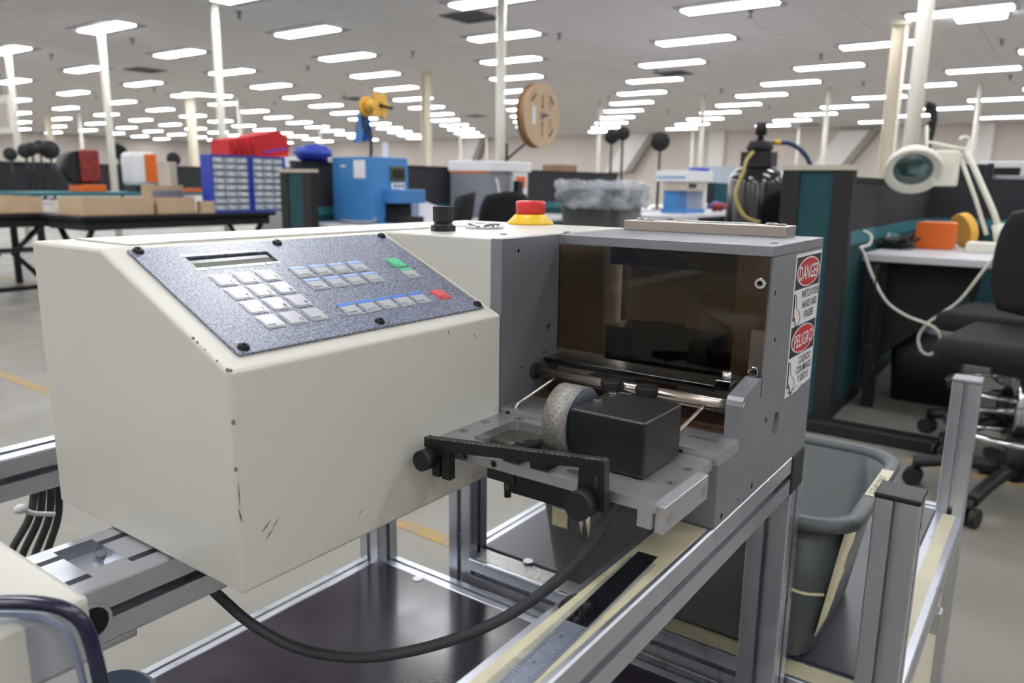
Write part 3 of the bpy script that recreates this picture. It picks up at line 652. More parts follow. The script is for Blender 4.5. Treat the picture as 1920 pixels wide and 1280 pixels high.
sb2 = MB(CH).box(.483,.566,.2105,.2180,-.2475,-.2265,.0005,1).build('side_bar','anodized_bright',M)
MB(CH).box(.479,.500,.2185,.2300,-.2440,-.2302).build('bar_tab','anodized_bright',sb2)
for u in (.4935,.5560): MB(CH).cyl((u,.2102,-.2370),(u,.2120,-.2370),.0050,n=20).build('pin','nickel_bar',sb2)
en = MB(CH).box(.509,.577,.241,.3075,zp+.0012,-.1757,.0016).build('encoder_box','black_paint',M); tag(en,'black encoder box with worn edges',None)
MB(CH).box(.515,.570,.262,.302,zp-.0001,zp+.0015).build('encoder_foot','black_plastic',en)
ed = MB(CH)
for k in range(26):
    v = .2425+k*.0025; ed.box(.5091,.5102+.0004*random.random(),v,v+.0011+.0013*random.random(),-.1766,-.1759)
for k in range(20):
    u = .511+k*.0032; ed.box(u,u+.0012+.0018*random.random(),.2411,.2420,-.1765,-.1758)
ed.build('worn_edge','black_edge',en)
for u,v in ((.5400,.3000),(.5665,.3000)): cap(en,(u,v,CH-.1757),(0,0,1),.0036,.0022,'chrome')
wh = MB(CH).cyl((.538,.3125,-.1955),(.538,.3345,-.1955),.0300,n=48).build('measuring_wheel','knurl',M); tag(wh,'knurled metal measuring wheel',None)
MB(CH).lathe([(.0294,0),(.0294,.0006),(.0290,.0009),(0,.0009)],(.538,.3125,-.1955),(0,-1,0),48).build('wheel_face','wheel_face',wh)
MB(CH).cyl((.538,.3075,-.1955),(.538,.3120,-.1955),.006).build('wheel_shaft','steel_rod',wh)
# in the pocket: small rod, knob, clamp
pr = MB(CH).cyl((.540,.330,-.2330),(.540,.4085,-.2330),.0042,n=14).build('pocket_rod','steel_rod',M)
MB(CH).lathe([(.0075,0),(.0078,.003),(.0074,.0065),(0,.0068)],(.524,.3545,-.2250),(0,0,1),20).build('pocket_knob','black_knob',pr)
MB(CH).box(.512,.552,.323,.366,-.2440,-.2250,.001).build('pocket_clamp','black_paint',pr)
for v in (.345,.318): MB(CH).box(.479,.500,v-.008,v+.008,-.2215,-.2110,.001).build('wire_jaw','black_paint',M)
# cross bracket in front of the plate
bk2 = MB(CH)
bk2.plate([(.4235,-.2205),(.4235,-.2118),(.4200,-.2118),(.2520,-.1935),(.2495,-.1945),(.2480,-.2330),(.2545,-.2330),(.2548,-.2065),(.2580,-.2065),(.2580,-.2330),(.2720,-.2330),(.2705,-.2035),(.3955,-.2195),(.3955,-.2445),(.4035,-.2445),(.4040,-.2235),(.4060,-.2235),(.4065,-.2440),(.4145,-.2440),(.4150,-.2205)],[],lambda p,q,t:(t,p,q),.4625,.4700)
cb = bk2.build('cross_bracket','black_paint',M)
ed = MB(CH)
for k in range(34):
    v = .253+k*.005; z = -.1935-(v-.252)/(.168)*.0183
    ed.box(.4623,.4630,v,v+.001+.003*random.random(),z-.0006,z+.0002)
ed.build('worn_edge','black_edge',cb)
for v,z,r in ((.4170,-.2287,.0088),(.2645,-.2285,.0108)):
    MB(CH).cyl((.4505,v,z),(.4625,v,z),r,n=32).build('clamp_knob','black_knob',cb)
for v in (.2690,.2635): MB(CH).cyl((.4665,v,-.262),(.4665,v,-.236),.0019,n=12).build('guide_pin','steel_rod',cb)
lo = MB(CH).box(.480,.505,.268,.352,-.2480,-.2302,.001).build('lower_sensor','black_paint',M)
MB(CH).box(.478,.500,.340,.368,-.2400,-.2303,.001).build('sensor_ear','black_plastic',lo); MB(CH).cyl((.482,.349,-.2530),(.482,.349,-.2400),.0030,n=12).build('sensor_pin','black_plastic',lo)
# danger decal on the outer side plate
D0,D1,DT,DB = .7628,.8546,-.0636,-.2076
DV = vR-.0004
H = DT-DB; W_ = D1-D0
def dbox(a,c,f0,f1,m,name,lift=0,par=None):
    return MB(CH).box(D0+a*W_,D0+c*W_,DV-.0002-lift,DV+.0003,DT-f1*H,DT-f0*H).build(name,m,par)
dc = MB(CH).plate([(D0,DT),(D1,DT),(D1-.0005,DB+.004),(D1-.02,DB+.0025),(D1-.035,DB+.003),(D1-.05,DB),(D0,DB)],[],lambda p,q,t:(p,t,q),DV,vR+.0003).build('danger_decal','decal_white',M); tag(dc,'bilingual danger sticker',None)
for f0,f1,wd in ((.022,.245,'DANGER'),(.505,.722,'PELIGRO')):
    dbox(.03,.965,f0,f1,'decal_black','sign_block',.0001,dc)
    cx = D0+W_*.4975; cz = DT-H*(f0+f1)/2; rx = W_*.445; rz = H*(f1-f0)*.465
    MB(CH).plate(circ(cx,cz,rx,36,rz),[],lambda p,q,t:(p,t,q),DV-.0005,DV).build('sign_oval_border','decal_white',dc)
    MB(CH).plate(circ(cx,cz,rx*.93,36,rz*.92),[],lambda p,q,t:(p,t,q),DV-.0007,DV).build('sign_oval','decal_red',dc)
    text('sign_word',wd,.0205 if wd == 'DANGER' else .0195,'decal_white',dc,(cx,DV-.0007,CH+cz-.0072),(1,0,0),(0,0,1),.0003,'CENTER',.86 if wd == 'DANGER' else .88,.012)
for k,l in enumerate(('WATCH YOUR','HANDS AND','FINGERS')): text('sign_text',l,.0115,'ink',dc,(D0+W_*.64,DV,CH+DT-H*(.318+.075*k)),(1,0,0),(0,0,1),.0004,'CENTER',.80,.004)
for k,l in enumerate(('CUIDADO','CON MANOS','Y DEDOS')): text('sign_text',l,.0115,'ink',dc,(D0+W_*.64,DV,CH+DT-H*(.80+.07*k)),(1,0,0),(0,0,1),.0004,'CENTER',.80,.004)
for f in (.27,.745):
    q = lambda a,c:(D0+a*W_,DT-(f+c)*H)
    hand = [q(.03,0),q(.10,.02),q(.13,.10),q(.22,.13),q(.29,.165),q(.30,.20),q(.26,.195),q(.27,.225),q(.22,.215),q(.22,.245),q(.175,.225),q(.165,.25),q(.13,.21),q(.08,.16),q(.06,.19),q(.04,.185),q(.045,.12)]
    MB(CH).plate(hand,[],lambda p,r,t:(p,t,r),DV-.0004,DV).build('hand_print','skin_print',dc)
    MB(CH).tube([(x_,DV-.0004,z_) for x_,z_ in hand],.0004,5).build('hand_outline','ink',dc)
    MB(CH).plate([q(.03,0),q(.055,.01),q(.06,.15),q(.03,.19)],[],lambda p,r,t:(p,t,r),DV-.0005,DV).build('hand_shadow','ink',dc)
text('small_print','MFG CO.  ITEM NO. 1025',.0035,'ink',dc,(D0+.004,DV,CH+DB+.0035),(1,0,0),(0,0,1),.0004)
# cables
S0 = Vector((.488,.247,CH-.236)); E0 = Vector((.345,.56,CH-.331)); d = (E0-S0); nrm = Vector((-d.y,d.x,0)).normalized()
def onplane(x,y):
    r = ray(x,y); return CAM+r*((S0-CAM).dot(nrm)/r.dot(nrm))
cpts = [S0+Vector((0,0,.004)),onplane(1143,960),onplane(1128,990),onplane(1090,1045),onplane(1030,1100),onplane(950,1155),onplane(860,1195),onplane(760,1222),onplane(660,1232),onplane(560,1215),onplane(480,1175),onplane(425,1130),onplane(392,1095),E0]
tag(MB().tube(cpts,.0046,12,5).build('sensor_cable','cable_grey'),'thick grey cable sagging from the sensor plate to the rail under the beige box','cable')
for k,(a,c) in enumerate((((66,905),(18,1040)),((80,902),(40,1045)),((95,898),(62,1050)),((108,892),(84,1050)))):
    V_ = .945+.004*k; p0 = PV(a[0],a[1],V_); p1 = PV(c[0],c[1],V_); m_ = (p0+p1)/2+Vector((.008,0,.0)); dn = (p1-m_)
    pts = [p0+(p0-m_)*.9,p0,m_,p1,p1+dn*1.0+Vector((0,0,-.02)),p1+dn*1.6+Vector((0,0,-.2)),Vector((p1.x-.10,V_,.3)),Vector((p1.x-.10-.02*k,V_,.02)),Vector((p1.x-.30,V_+.03*k,.01))]
    tag(MB().tube(pts,.0043,10,5).build('black_cable','cable_dark'),('leftmost','second','third','rightmost')[k]+' of four black cables hanging under the rear rail at the left edge','cable',('cables under the rear rail'))
zt_ = thing('zip_tie','clear white zip tie around the four black cables at the left edge','zip tie',PV(62,962,.936))
MB().tube([PV(40,953,.936),PV(62,962,.936),PV(82,963,.936),PV(102,964,.936)],.0030,8,4).build('strap','cloth_white',zt_); MB().sphere(PV(38,954,.936),.007,(1,1,.8),10).build('head','cloth_white',zt_)
# dispenser in the near left corner (out of focus)
T = thing('tape_dispenser','blurred beige device with clear navy-rimmed cover in the near left corner','dispenser',(.10,.53,CH-.283))
ang = math.radians(-42); ex = Vector((math.cos(ang),math.sin(ang),0)); ey = Vector((-ex.y,ex.x,0)); ez = Vector((0,0,1)); o_ = PD(172,1160,.43)
def Tp(a,c,e): return o_+ex*a+ez*c+ey*e
path = [(-.17,.022),(-.06,.016),(-.024,.012),(-.008,.003),(-.002,-.012),(.001,-.04),(.003,-.075)]
MB().tube([Tp(a,c,0) for a,c in path],.0042,10,5).build('rim','navy_rim',T)
MB().tube([Tp(a-.010,c-.008,.004) for a,c in path],.0022,10,5).build('inner_rim','silver_plastic',T)
MB().add([Tp(-.17,.022,0),Tp(-.02,.012,0),Tp(0,-.01,0),Tp(.005,-.085,0),Tp(-.17,-.085,0)],[(0,1,2,3,4)]).build('clear_cover','clear_plastic',T)
MB().box(-.08,.190,.44,.60,CH-.2828,CH-.240,.004).build('body','beige',T)
fg = PD(238,1262,.60); MB().lathe([(0,0),(.030,0),(.032,.004),(.030,.016),(0,.018)],fg-Vector((.01,.005,.028)),(-.5,-.5,.7),24).build('feed_wheel','grey_blue_plastic',T)
MB().lathe([(0,.0185),(.014,.0185),(.014,.021),(0,.021)],fg-Vector((.01,.005,.028)),(-.5,-.5,.7),20).build('wheel_hub','silver_plastic',T)
# ================================================================ workshop background
def obox(par, name, m, cu, cv, z0, su, sv, h, bev=0): return MB().box(cu-su/2,cu+su/2,cv-sv/2,cv+sv/2,z0,z0+h,bev).build(name,m,par)
def bench(label, u0,u1,v0,v1, h=.75, top='bench_top', back=None):
    t = thing('workbench',label,'workbench',((u0+u1)/2,(v0+v1)/2,0),'workbenches')
    MB().box(u0,u1,v0,v1,h-.035,h,.004).build('top',top,t)
    for u in (u0+.05,u1-.1):
        for v in (v0+.05,v1-.1): MB().box(u,u+.05,v,v+.05,0,h-.035).build('leg','partition_black',t)
    return t
def partition(label, u0,u1,v0,v1, h, cat='partition', lower=True):
    t = thing('cubicle_partition',label,cat,((u0+u1)/2,(v0+v1)/2,0),'cubicle partitions')
    MB().box(u0,u1,v0,v1,.86,h-.02).build('upper_panel','partition_grey',t)
    MB().box(u0,u1,v0-.008,v1+.008,.80,.86).build('teal_band','teal_panel',t); [MB().box(u0,u1,v0,v1,.06,.80).build('lower_panel','teal_fabric',t) for _ in range(1 if lower else 0)] or [MB().box(a,a+.05,v0,v1,.06,.80).build('post','partition_black',t) for a in (u0,(u0+u1)/2,u1-.05)]
    MB().box(u0,u1,v0-.008,v1+.008,h-.02,h).build('cap','partition_black',t); MB().box(u0,u1,v0-.01,v1+.01,0,.06).build('kick_rail','partition_black',t)
    return t
def endpost(label, u, v0, v1, h):
    t = thing('partition_end',label,'partition',(u,(v0+v1)/2,0),'partition end panels'); w = (v1-v0)
    MB().box(u,u+.07,v0,v0+w*.27,0,h,.004).build('frame','partition_black',t); MB().box(u,u+.07,v1-w*.26,v1,0,h,.004).build('frame','partition_black',t)
    MB().box(u+.01,u+.06,v0+w*.27,v1-w*.26,.03,h).build('teal_panel','teal_fabric',t); MB().box(u-.004,u+.074,v0-.004,v1+.004,h,h+.022).build('cap','cap_cream',t)
    return t
def lumpy(c, r, sc, n=18, amp=.22):
    m = MB().sphere((0,0,0),1,(1,1,1),n); ph = [random.uniform(0,6.28) for _ in range(6)]
    m.v = [Vector((c[0]+v.x*f*r*sc[0],c[1]+v.y*f*r*sc[1],c[2]+v.z*f*r*sc[2])) for v in m.v for f in [1+amp*(math.sin(4*v.x+ph[0])*math.sin(5*v.y+ph[1])+.6*math.sin(9*v.z+6*v.x+ph[2])+.4*math.sin(11*v.y-7*v.x+ph[3]))]]
    return m
# ---- right workstation
endpost('teal partition end with black frame right behind the machine',3.5,.765,1.06,1.125)
partition('dark partition running back beside the magnifier lamp bench',3.575,5.95,.80,.85,1.10)
partition('dark partition closing the far side of the magnifier lamp bench',5.95,6.0,-1.5,.85,1.12)
MBt = thing('floor_beam','long black beam lying on the floor behind the grey tub','beam',(3.4,.6,0))
MB().box(3.38,3.47,.22,1.15,0,.055,.006).build('beam','black_plastic',MBt); MB().cyl((3.425,.26,.055),(3.425,.26,.062),.02).build('bolt','anodized',MBt)
bench('pale workbench with the magnifier lamp and orange pedal guard',3.92,4.95,-1.3,.78)
t = thing('modesty_panel','dark slanted panel under the edge of the magnifier lamp bench','panel',(4.1,.6,.2))
MB().plate([(.775,.71),(.775,.12),(.62,.30),(.30,.60),(.30,.71)],[],lambda p,q,d:(d,p,q),4.08,4.10).build('panel','partition_black',t)
# magnifier lamp
L0 = Vector((4.40,.335,.75)); dL = PX(L0)[2]
t = thing('magnifier_lamp','cream articulated magnifier lamp clamped on the pale bench','lamp',L0)
def D(x,y,e=0): return PD(x,y,dL+e)
MB().box(L0.x-.06,L0.x+.06,L0.y-.07,L0.y+.07,.7505,.80,.006).build('base','lamp_cream',t)
MB().cyl(D(1878,456),D(1872,420),.03).build('socket','lamp_cream',t)
MB().tube([D(1882,452),D(1862,395),D(1812,282)],.014,10).build('lower_arm','lamp_cream',t); MB().tube([D(1850,440,.02),D(1828,370,.02),D(1802,298,.02)],.010,10).build('lower_arm_bar','lamp_cream',t)
MB().tube([D(1815,280),D(1780,274),D(1738,266)],.008,10).build('upper_arm','lamp_cream',t); MB().tube([D(1805,292),D(1770,288),D(1735,290)],.007,10).build('upper_arm_bar','lamp_cream',t)
MB().tube([D(1800,262),D(1803,258),D(1812,257),D(1818,264),D(1814,278),D(1808,288)],.008,8,5).build('spring_loop','lamp_cream',t)
MB().tube([D(1738,310),D(1738,235)],.007,8).build('vertical_pin','lamp_cream',t)
hc = D(1712,316); ax = (-UP*.72-FW*.60-RT*.32).normalized()
hd = MB().lathe([(.055,-.085),(.100,-.055),(.125,-.01),(.130,.03),(.122,.035),(.100,.012),(.088,.010)],hc,ax,32,True).build('head','lamp_cream',t)
MB().lathe([(0,.004),(.088,.004),(.088,.011),(0,.018)],hc,ax,28,True).build('lens','lens',hd)
c_ = D(1775,310); MB().box(c_.x-.07,c_.x+.07,c_.y-.05,c_.y+.05,c_.z-.10,c_.z+.07,.01).build('transformer','lamp_cream',t)
cords = [(1868,478),(1840,512),(1800,562),(1762,590),(1737,608),(1722,632),(1728,658),(1745,664),(1760,650),(1762,628),(1745,610),(1700,592),(1662,565),(1637,520),(1620,475),(1614,464)]
tag(MB().tube([PU(x,y,3.885-(.004*i)) for i,(x,y) in enumerate(cords)]+[PU(1630,458,3.9),PU(1633,442,3.93),PU(1618,433,3.93),PU(1606,440,3.93)],.0068,10,5).build('lamp_cord','lamp_cream'),'cream power cord looping down from the magnifier lamp over the bench edge','cord')
# orange pedal guard
o0 = PZ(1748,452,.75); t = thing('pedal_guard','orange open-ended pedal guard lying on the pale bench','pedal guard',o0)
u_,v_ = 4.55,.56; dd = PX((u_,v_,.75))[2]; s_ = dd/F_PX
prof_o = rrect(-.085,.085,0,.135,.015,3); prof_i = rrect(-.079,.079,.006,.129,.012,3)
MB().plate(prof_o,[prof_i],lambda p,q,d:(u_+d,v_+p,.7505+q),-.10,.08).build('shell','orange',t)
MB().box(u_-.101,u_-.096,v_-.083,v_+.083,.752,.884).build('end_wall','orange',t)
tag(MB().lathe([(.055,-.02),(.09,-.02),(.09,.02),(.055,.02)],(u_+.20,v_-.10,.84),(.5,-.6,.2),24).build('tape_roll','yellow_reel'),'yellow tape roll standing behind the orange pedal guard','tape roll')
# black tangle and glossy bags beside the guard
for k,(x,y,r,m,l) in enumerate(((1655,430,.05,'bag_clear','glossy clear bag lying on the bench left of the orange guard'),(1672,418,.04,'teal_panel','teal bag lying above the glossy clear bag'))):
    p = PZ(x,452,.752); p = PU(x,y,4.6); tag(lumpy((p.x,p.y,.752+r*.8),r,(1.4,1.1,.7)).build('parts_bag',m),l,'bag')
tg = thing('cable_tangle','tangle of black cables on the bench between the bags and orange guard','cables',(4.5,.72,.755))
for k in range(7):
    P = [Vector((4.25+random.random()*.6,.62+random.random()*.14,.762+random.random()*.05)) for _ in range(6)]
    MB().tube(P,.006,6,5).build('cable','black_rubber',tg)
MB().box(4.3,4.75,.70,.775,.7505,.80,.01).build('connector_block','black_plastic',tg)
hc2 = thing('hanging_cables','black cables hanging below the pale bench beside the partition','cables',(3.82,.72,.12))
for k in range(4):
    MB().tube([(3.97,.74-.012*k,.714),(3.84,.735-.012*k,.66),(3.82,.73-.015*k,.50),(3.83,.725-.012*k,.30),(3.82,.72-.02*k,.13+.03*k),(3.83,.70-.012*k,.16+.02*k),(3.825,.715-.01*k,.34)],.0042,6,5).build('cable','black_rubber',hc2)
# bin under the bench
t = thing('waste_bin','black waste bin with liner on the floor under the pale bench','bin',(4.32,.50,0))
def rings(R_, m, name, par, caps=(True,False)):
    mb = MB(); L = [rrect(a[0],a[1],a[2],a[3],a[5],4) for a in R_]; k = len(L[0]); fs = []
    for j in range(len(R_)-1): fs += [(j*k+i,j*k+(i+1)%k,(j+1)*k+(i+1)%k,(j+1)*k+i) for i in range(k)]
    if caps[0]: fs.append(tuple(range(k)))
    if caps[1]: fs.append(tuple(range((len(R_)-1)*k,len(R_)*k)))
    return mb.add([(p[0],p[1],a[4]) for l,a in zip(L,R_) for p in l],fs,True).build(name,m,par)
rings([(4.20,4.42,.36,.64,0,.03),(4.17,4.45,.33,.67,.40,.04),(4.18,4.44,.34,.66,.40,.04),(4.21,4.41,.37,.63,.01,.03)],'black_plastic','body',t,(True,True))
rings([(4.165,4.455,.325,.675,.36,.04),(4.16,4.46,.32,.68,.405,.04),(4.18,4.44,.34,.66,.41,.04),(4.19,4.43,.35,.65,.30,.04)],'bag_film','liner',t,(False,False))
# grey motor unit at the right edge
mu_ = PD(1895,352,5.2); t = thing('motor_unit','grey cylindrical motor on a grey cabinet at the right edge','motor',(mu_.x,mu_.y,0))
MB().cyl((mu_.x-.05,mu_.y+.12,mu_.z),(mu_.x+.1,mu_.y-.55,mu_.z-.01),.085,n=28).build('motor','grey_machine',t)
MB().box(mu_.x-.2,mu_.x+.25,mu_.y-.55,mu_.y+.10,0,mu_.z-.08,.01).build('cabinet','grey_machine',t); 
q = PD(1800,395,5.4); t = thing('dark_cabinet','dark grey equipment cabinet behind the magnifier lamp arm','cabinet',(q.x,q.y,0))
MB().box(q.x-.2,q.x+.2,q.y-.14,q.y+.14,0,1.22,.01).build('body','partition_grey',t); MB().box(q.x-.21,q.x-.198,q.y-.12,q.y+.12,1.08,1.10).build('trim','anodized',t)
q = PD(1890,325,6.3); t = thing('white_frame_unit','white framed dark monitor box far behind the lamp arm','monitor',(q.x,q.y,0)); MB().box(q.x-.12,q.x+.12,q.y-.2,q.y+.2,0,1.28,.01).build('stand','white_machine',t); MB().box(q.x-.13,q.x-.12,q.y-.09,q.y+.1,1.08,1.23).build('screen','hole',t)
q = PD(1855,330,5.0); tag(MB().box(q.x-.02,q.x+.02,q.y-.02,q.y+.02,0,1.22,.004).build('black_post','black_plastic'),'slim black post behind the magnifier lamp arm','post')
# ---- office chairs
ch = thing('drafting_chair','black drafting chair with chrome column nearest at the right edge','chair',(0,0,0),'black office chairs')
for k in range(5):
    a = 2*math.pi*k/5+.45; c, s = math.cos(a), math.sin(a); lg = MB()
    lg.tube([(0.04*c,.04*s,.13),(.18*c,.18*s,.115),(.30*c,.30*s,.085)],.022,8,3); lo_ = lg.build('base_leg','black_plastic',ch,True)
    cs = MB(); cs.cyl((.30*c-s*.026,.30*s+c*.026,.032),(.30*c-s*.006,.30*s+c*.006,.032),.032,n=18); cs.cyl((.30*c+s*.006,.30*s-c*.006,.032),(.30*c+s*.026,.30*s-c*.026,.032),.032,n=18); cs.cyl((.30*c,.30*s,.03),(.30*c,.30*s,.09),.008,n=8)
    cs.build('caster','black_plastic',lo_,True)
MB().cyl((0,0,.09),(0,0,.24),.035,n=18).build('column_housing','black_plastic',ch,True); MB().cyl((0,0,.24),(0,0,.46),.022,n=18).build('gas_column','chrome',ch,True)
MB().tube([(.22*math.cos(2*math.pi*k/28),.22*math.sin(2*math.pi*k/28),.27) for k in range(29)],.010,8).build('foot_ring','chrome',ch,True)
for k in range(3): a = 2*math.pi*k/3; MB().tube([(.03*math.cos(a),.03*math.sin(a),.26),(.215*math.cos(a),.215*math.sin(a),.27)],.007,8).build('ring_spoke','chrome',ch,True)
MB().box(-.12,.12,-.09,.09,.46,.50,.01).build('mechanism','black_plastic',ch,True)
def cushion(x0,x1,y0,y1,z0,z1,b): return MB().box(x0,x1,y0,y1,z0,z1,b,5)
cushion(-.24,.24,-.24,.24,.50,.58,.036).build('seat','chair_fabric',ch,True)
bkm = MB(); bmx = bmesh.new(); bmesh.ops.create_grid(bmx,x_segments=10,y_segments=10,size=.5)
P_ = [];  
for i in range(11):
    for j in range(11):
        a = (i/10-.5)*2; c = (j/10-.5)*2; w_ = .20*(1-.18*abs(c)**3); P_.append((.25+.05*(1-a*a)*1.0+.03*max(0,c),a*w_,.80+c*.20*(1-.12*a*a)))
fs = [(i*11+j,i*11+j+1,(i+1)*11+j+1,(i+1)*11+j) for i in range(10) for j in range(10)]
bkm.add(P_+[(x-.055,y*.94,.80+(z-.80)*.94) for x,y,z in P_],fs+[tuple(i+121 for i in f[::-1]) for f in fs],True)
ring_ = [i*11 for i in range(11)]+[110+j for j in range(1,11)]+[i*11+10 for i in range(9,-1,-1)]+[j for j in range(9,0,-1)]
bkm.add(P_+[(x-.055,y*.94,.80+(z-.80)*.94) for x,y,z in P_],[(ring_[k],ring_[(k+1)%40],ring_[(k+1)%40]+121,ring_[k]+121) for k in range(40)],True); bmx.free()
bkm.build('backrest','chair_fabric',ch,True)
MB().tube([(.10,0,.49),(.26,0,.49),(.33,0,.55),(.325,0,.80)],.018,8,4).build('back_bar','black_plastic',ch,True)
ch.location = (2.99,.05,0); ch.rotation_euler = (0,0,math.radians(-8))
dup(ch,(3.60,.12,0),math.radians(-100),'black drafting chair tucked at the pale bench behind the upright post')
dup(ch,PZ(755,600,0)*0+Vector((3.85,3.48,0)),math.radians(-60),'black office chair in front of the blue press')
dup(ch,(4.52,3.50,0),math.radians(-110),'black office chair in front of the grey and white machine')
# ---- middle row
endpost('smaller teal partition end with black frame left of the blue press',3.70,4.46,4.80,1.115)
partition('long black partition behind the blue press and the grey machine',3.775,8.8,4.72,4.77,1.20)
bench('bench row under the blue press and the grey machine',3.78,6.9,3.95,4.70)
# blue press
t = thing('blue_press','blue crimping press with yellow reel arm on the bench','press',(4.22,4.36,.75))
MB().box(4.03,4.42,4.18,4.60,.7505,1.235,.008).build('cabinet','blue_machine',t)
MB().box(4.15,4.44,4.02,4.179,.90,1.00,.006).build('press_head','blue_machine',t); MB().box(4.16,4.43,4.03,4.179,.7505,.80,.004).build('press_base','black_paint',t); MB().box(4.17,4.42,4.15,4.179,.80,.90).build('press_mouth','hole',t)
pn_ = MB().box(4.22,4.38,4.168,4.1795,1.06,1.17,.003).build('display_panel','lcd_green',t); MB().box(4.24,4.36,4.160,4.168,1.08,1.15).build('display','partition_black',pn_)
MB().box(4.23,4.37,4.168,4.1795,1.00,1.05,.003).build('button_panel','white_machine',t)
for k in range(3): MB().cyl((4.26+k*.04,4.168,1.025),(4.26+k*.04,4.16,1.025),.010,n=12).build('button','black_plastic',t)
MB().box(4.0275,4.031,4.24,4.36,1.08,1.21).build('paper_note','cloth_white',t); MB().box(4.0275,4.031,4.45,4.50,1.16,1.175).build('small_label','cloth_white',t)
arm0 = PU(690,297,4.2)
MB().tube([PU(695,300,4.2),PU(695,255,4.2),PU(683,242,4.2),PU(680,225,4.2),PU(682,200,4.2),PU(690,194,4.2),PU(735,203,4.2)],.012,8,4).build('reel_arm','black_paint',t)
rc = PU(712,198,4.2)
fl = [( (.085+(.018*math.cos(6*a)))*math.cos(a), (.085+(.018*math.cos(6*a)))*math.sin(a)) for a in [2*math.pi*k/48 for k in range(48)]]
MB().plate(fl,[circ(0,0,.02,12)],lambda p,q,d:rc+Vector((p,d,q)),-.012,.012).build('reel_flange','yellow_reel',t); MB().cyl(rc+Vector((0,.012,0)),rc+Vector((0,.13,0)),.045,n=20).build('reel_hub','yellow_reel',t); MB().cyl(rc+Vector((0,.13,0)),rc+Vector((0,.145,0)),.075,n=24).build('reel_flange','yellow_reel',t)
a = [PU(676,210,4.22),PU(690,205,4.22),PU(700,262,4.22),PU(668,268,4.22)]
MB().add([p for p in a]+[p+Vector((0,.03,0)) for p in a],[(0,1,2,3),(4,5,6,7),(0,1,5,4),(1,2,6,5),(2,3,7,6),(3,0,4,7)]).build('shield','blue_machine',t)
c_ = PU(722,280,4.3); MB().box(c_.x-.03,c_.x+.03,c_.y-.003,c_.y+.003,c_.z-.06,c_.z+.055).build('hang_tag','cloth_white',t)
MB().tube([(4.05,4.17,.785),(3.95,4.10,.7665),(3.88,4.2,.7665),(3.92,4.4,.7665)],.015,8,5).build('air_hose','grey_machine',t)
# white wire boxes right of the press
t = thing('wire_rack','white wire tray leaning beside the blue press','tray',(4.75,4.25,.75))
MB().plate([(4.56,.7505),(5.0,.7505),(5.0,.80),(4.56,.93)],[],lambda p,q,d:(p,d,q),4.2,4.45).build('tray','cloth_white',t)
# grey and white machine
t = thing('terminal_machine','white and grey terminal machine on the bench under the cardboard reel','machine',(5.75,4.25,.75))
MB().box(5.48,5.80,4.22,4.66,.7505,1.16,.006).build('cabinet','grey_machine',t); MB().box(5.47,6.10,4.18,4.68,1.16,1.25,.01).build('top_cover','white_machine',t); MB().box(5.475,5.48,4.21,4.66,1.145,1.16).build('orange_strip','orange',t)
MB().box(5.82,6.05,4.19,4.60,.7505,1.16,.006).build('applicator','white_machine',t); MB().box(5.86,6.0,4.1795,4.189,1.02,1.12).build('orange_label','orange',t); MB().box(5.86,6.02,4.1795,4.189,.82,.94).build('blue_label','blue_pale',t)
MB().box(5.80,5.88,4.12,4.18,.90,1.08,.006).build('tool_holder','black_paint',t); MB().tube([(5.56,4.19,1.10),(5.55,4.15,.98),(5.58,4.16,.85),(5.62,4.19,.78)],.008,8,5).build('air_tube','lamp_cream',t)
MB().cyl((5.86,4.30,1.25),(5.86,4.30,1.42),.014,n=10).build('reel_stand','black_paint',t)
rc = PV(1009,217,4.34); t = thing('cardboard_reel','big round cardboard reel with arrows above the white machine','reel',rc)
def disc(y0,y1,r,m,name,holes=()): return MB().plate(circ(rc.x,rc.z,r,48),[circ(rc.x,rc.z,.035,18)],lambda p,q,d:(p,d,q),y0,y1).build(name,m,t)
R_ = .305
disc(rc.y-.05,rc.y-.043,R_,'cardboard','flange'); disc(rc.y+.043,rc.y+.05,R_,'cardboard_dark','flange'); disc(rc.y-.042,rc.y+.042,R_*.9,'cardboard_dark','core')
MB().cyl((rc.x,rc.y-.06,rc.z),(rc.x,rc.y+.1,rc.z),.033,n=18).build('hub','grey_machine',t); MB().tube([(rc.x,rc.y-.06,rc.z),(rc.x,rc.y-.12,rc.z)],.008,8).build('axle','black_paint',t)
for sg in (-1,1):
    MB().box(rc.x-.008,rc.x+.008,rc.y-.0515,rc.y-.05,rc.z+sg*.13-.07,rc.z+sg*.13+.07).build('arrow_shaft','ink',t)
    MB().plate([(rc.x-.02,rc.z+sg*.09),(rc.x+.02,rc.z+sg*.09),(rc.x,rc.z+sg*.055)],[],lambda p,q,d:(p,d,q),rc.y-.0515,rc.y-.05).build('arrow_head','ink',t)
for a,l in ((135,.05),(315,.05),(45,.05)):
    a = math.radians(a); c = Vector((rc.x+.22*math.cos(a),rc.y-.0512,rc.z+.22*math.sin(a))); tdir = Vector((-math.sin(a),0,math.cos(a)))
    MB().tube([c-tdir*l,c+tdir*l],.008,5).build('curved_mark','ink',t)
MB().box(rc.x-.17,rc.x-.12,rc.y-.0515,rc.y-.05,rc.z-.09,rc.z+.08).build('label','cloth_white',t)
text('lettering','REEL',.05,'ink',t,(rc.x+.15,rc.y-.05,rc.z-.12),(0,0,1),(-1,0,0),.002); text('lettering','TOP',.05,'ink',t,(rc.x+.15,rc.y-.05,rc.z+.05),(0,0,1),(-1,0,0),.002)
MB().tube([(rc.x,rc.y+.08,rc.z),(rc.x-.02,rc.y+.12,rc.z-.25),(5.90,rc.y+.02,1.25)],.012,8).build('support_arm','black_paint',t)
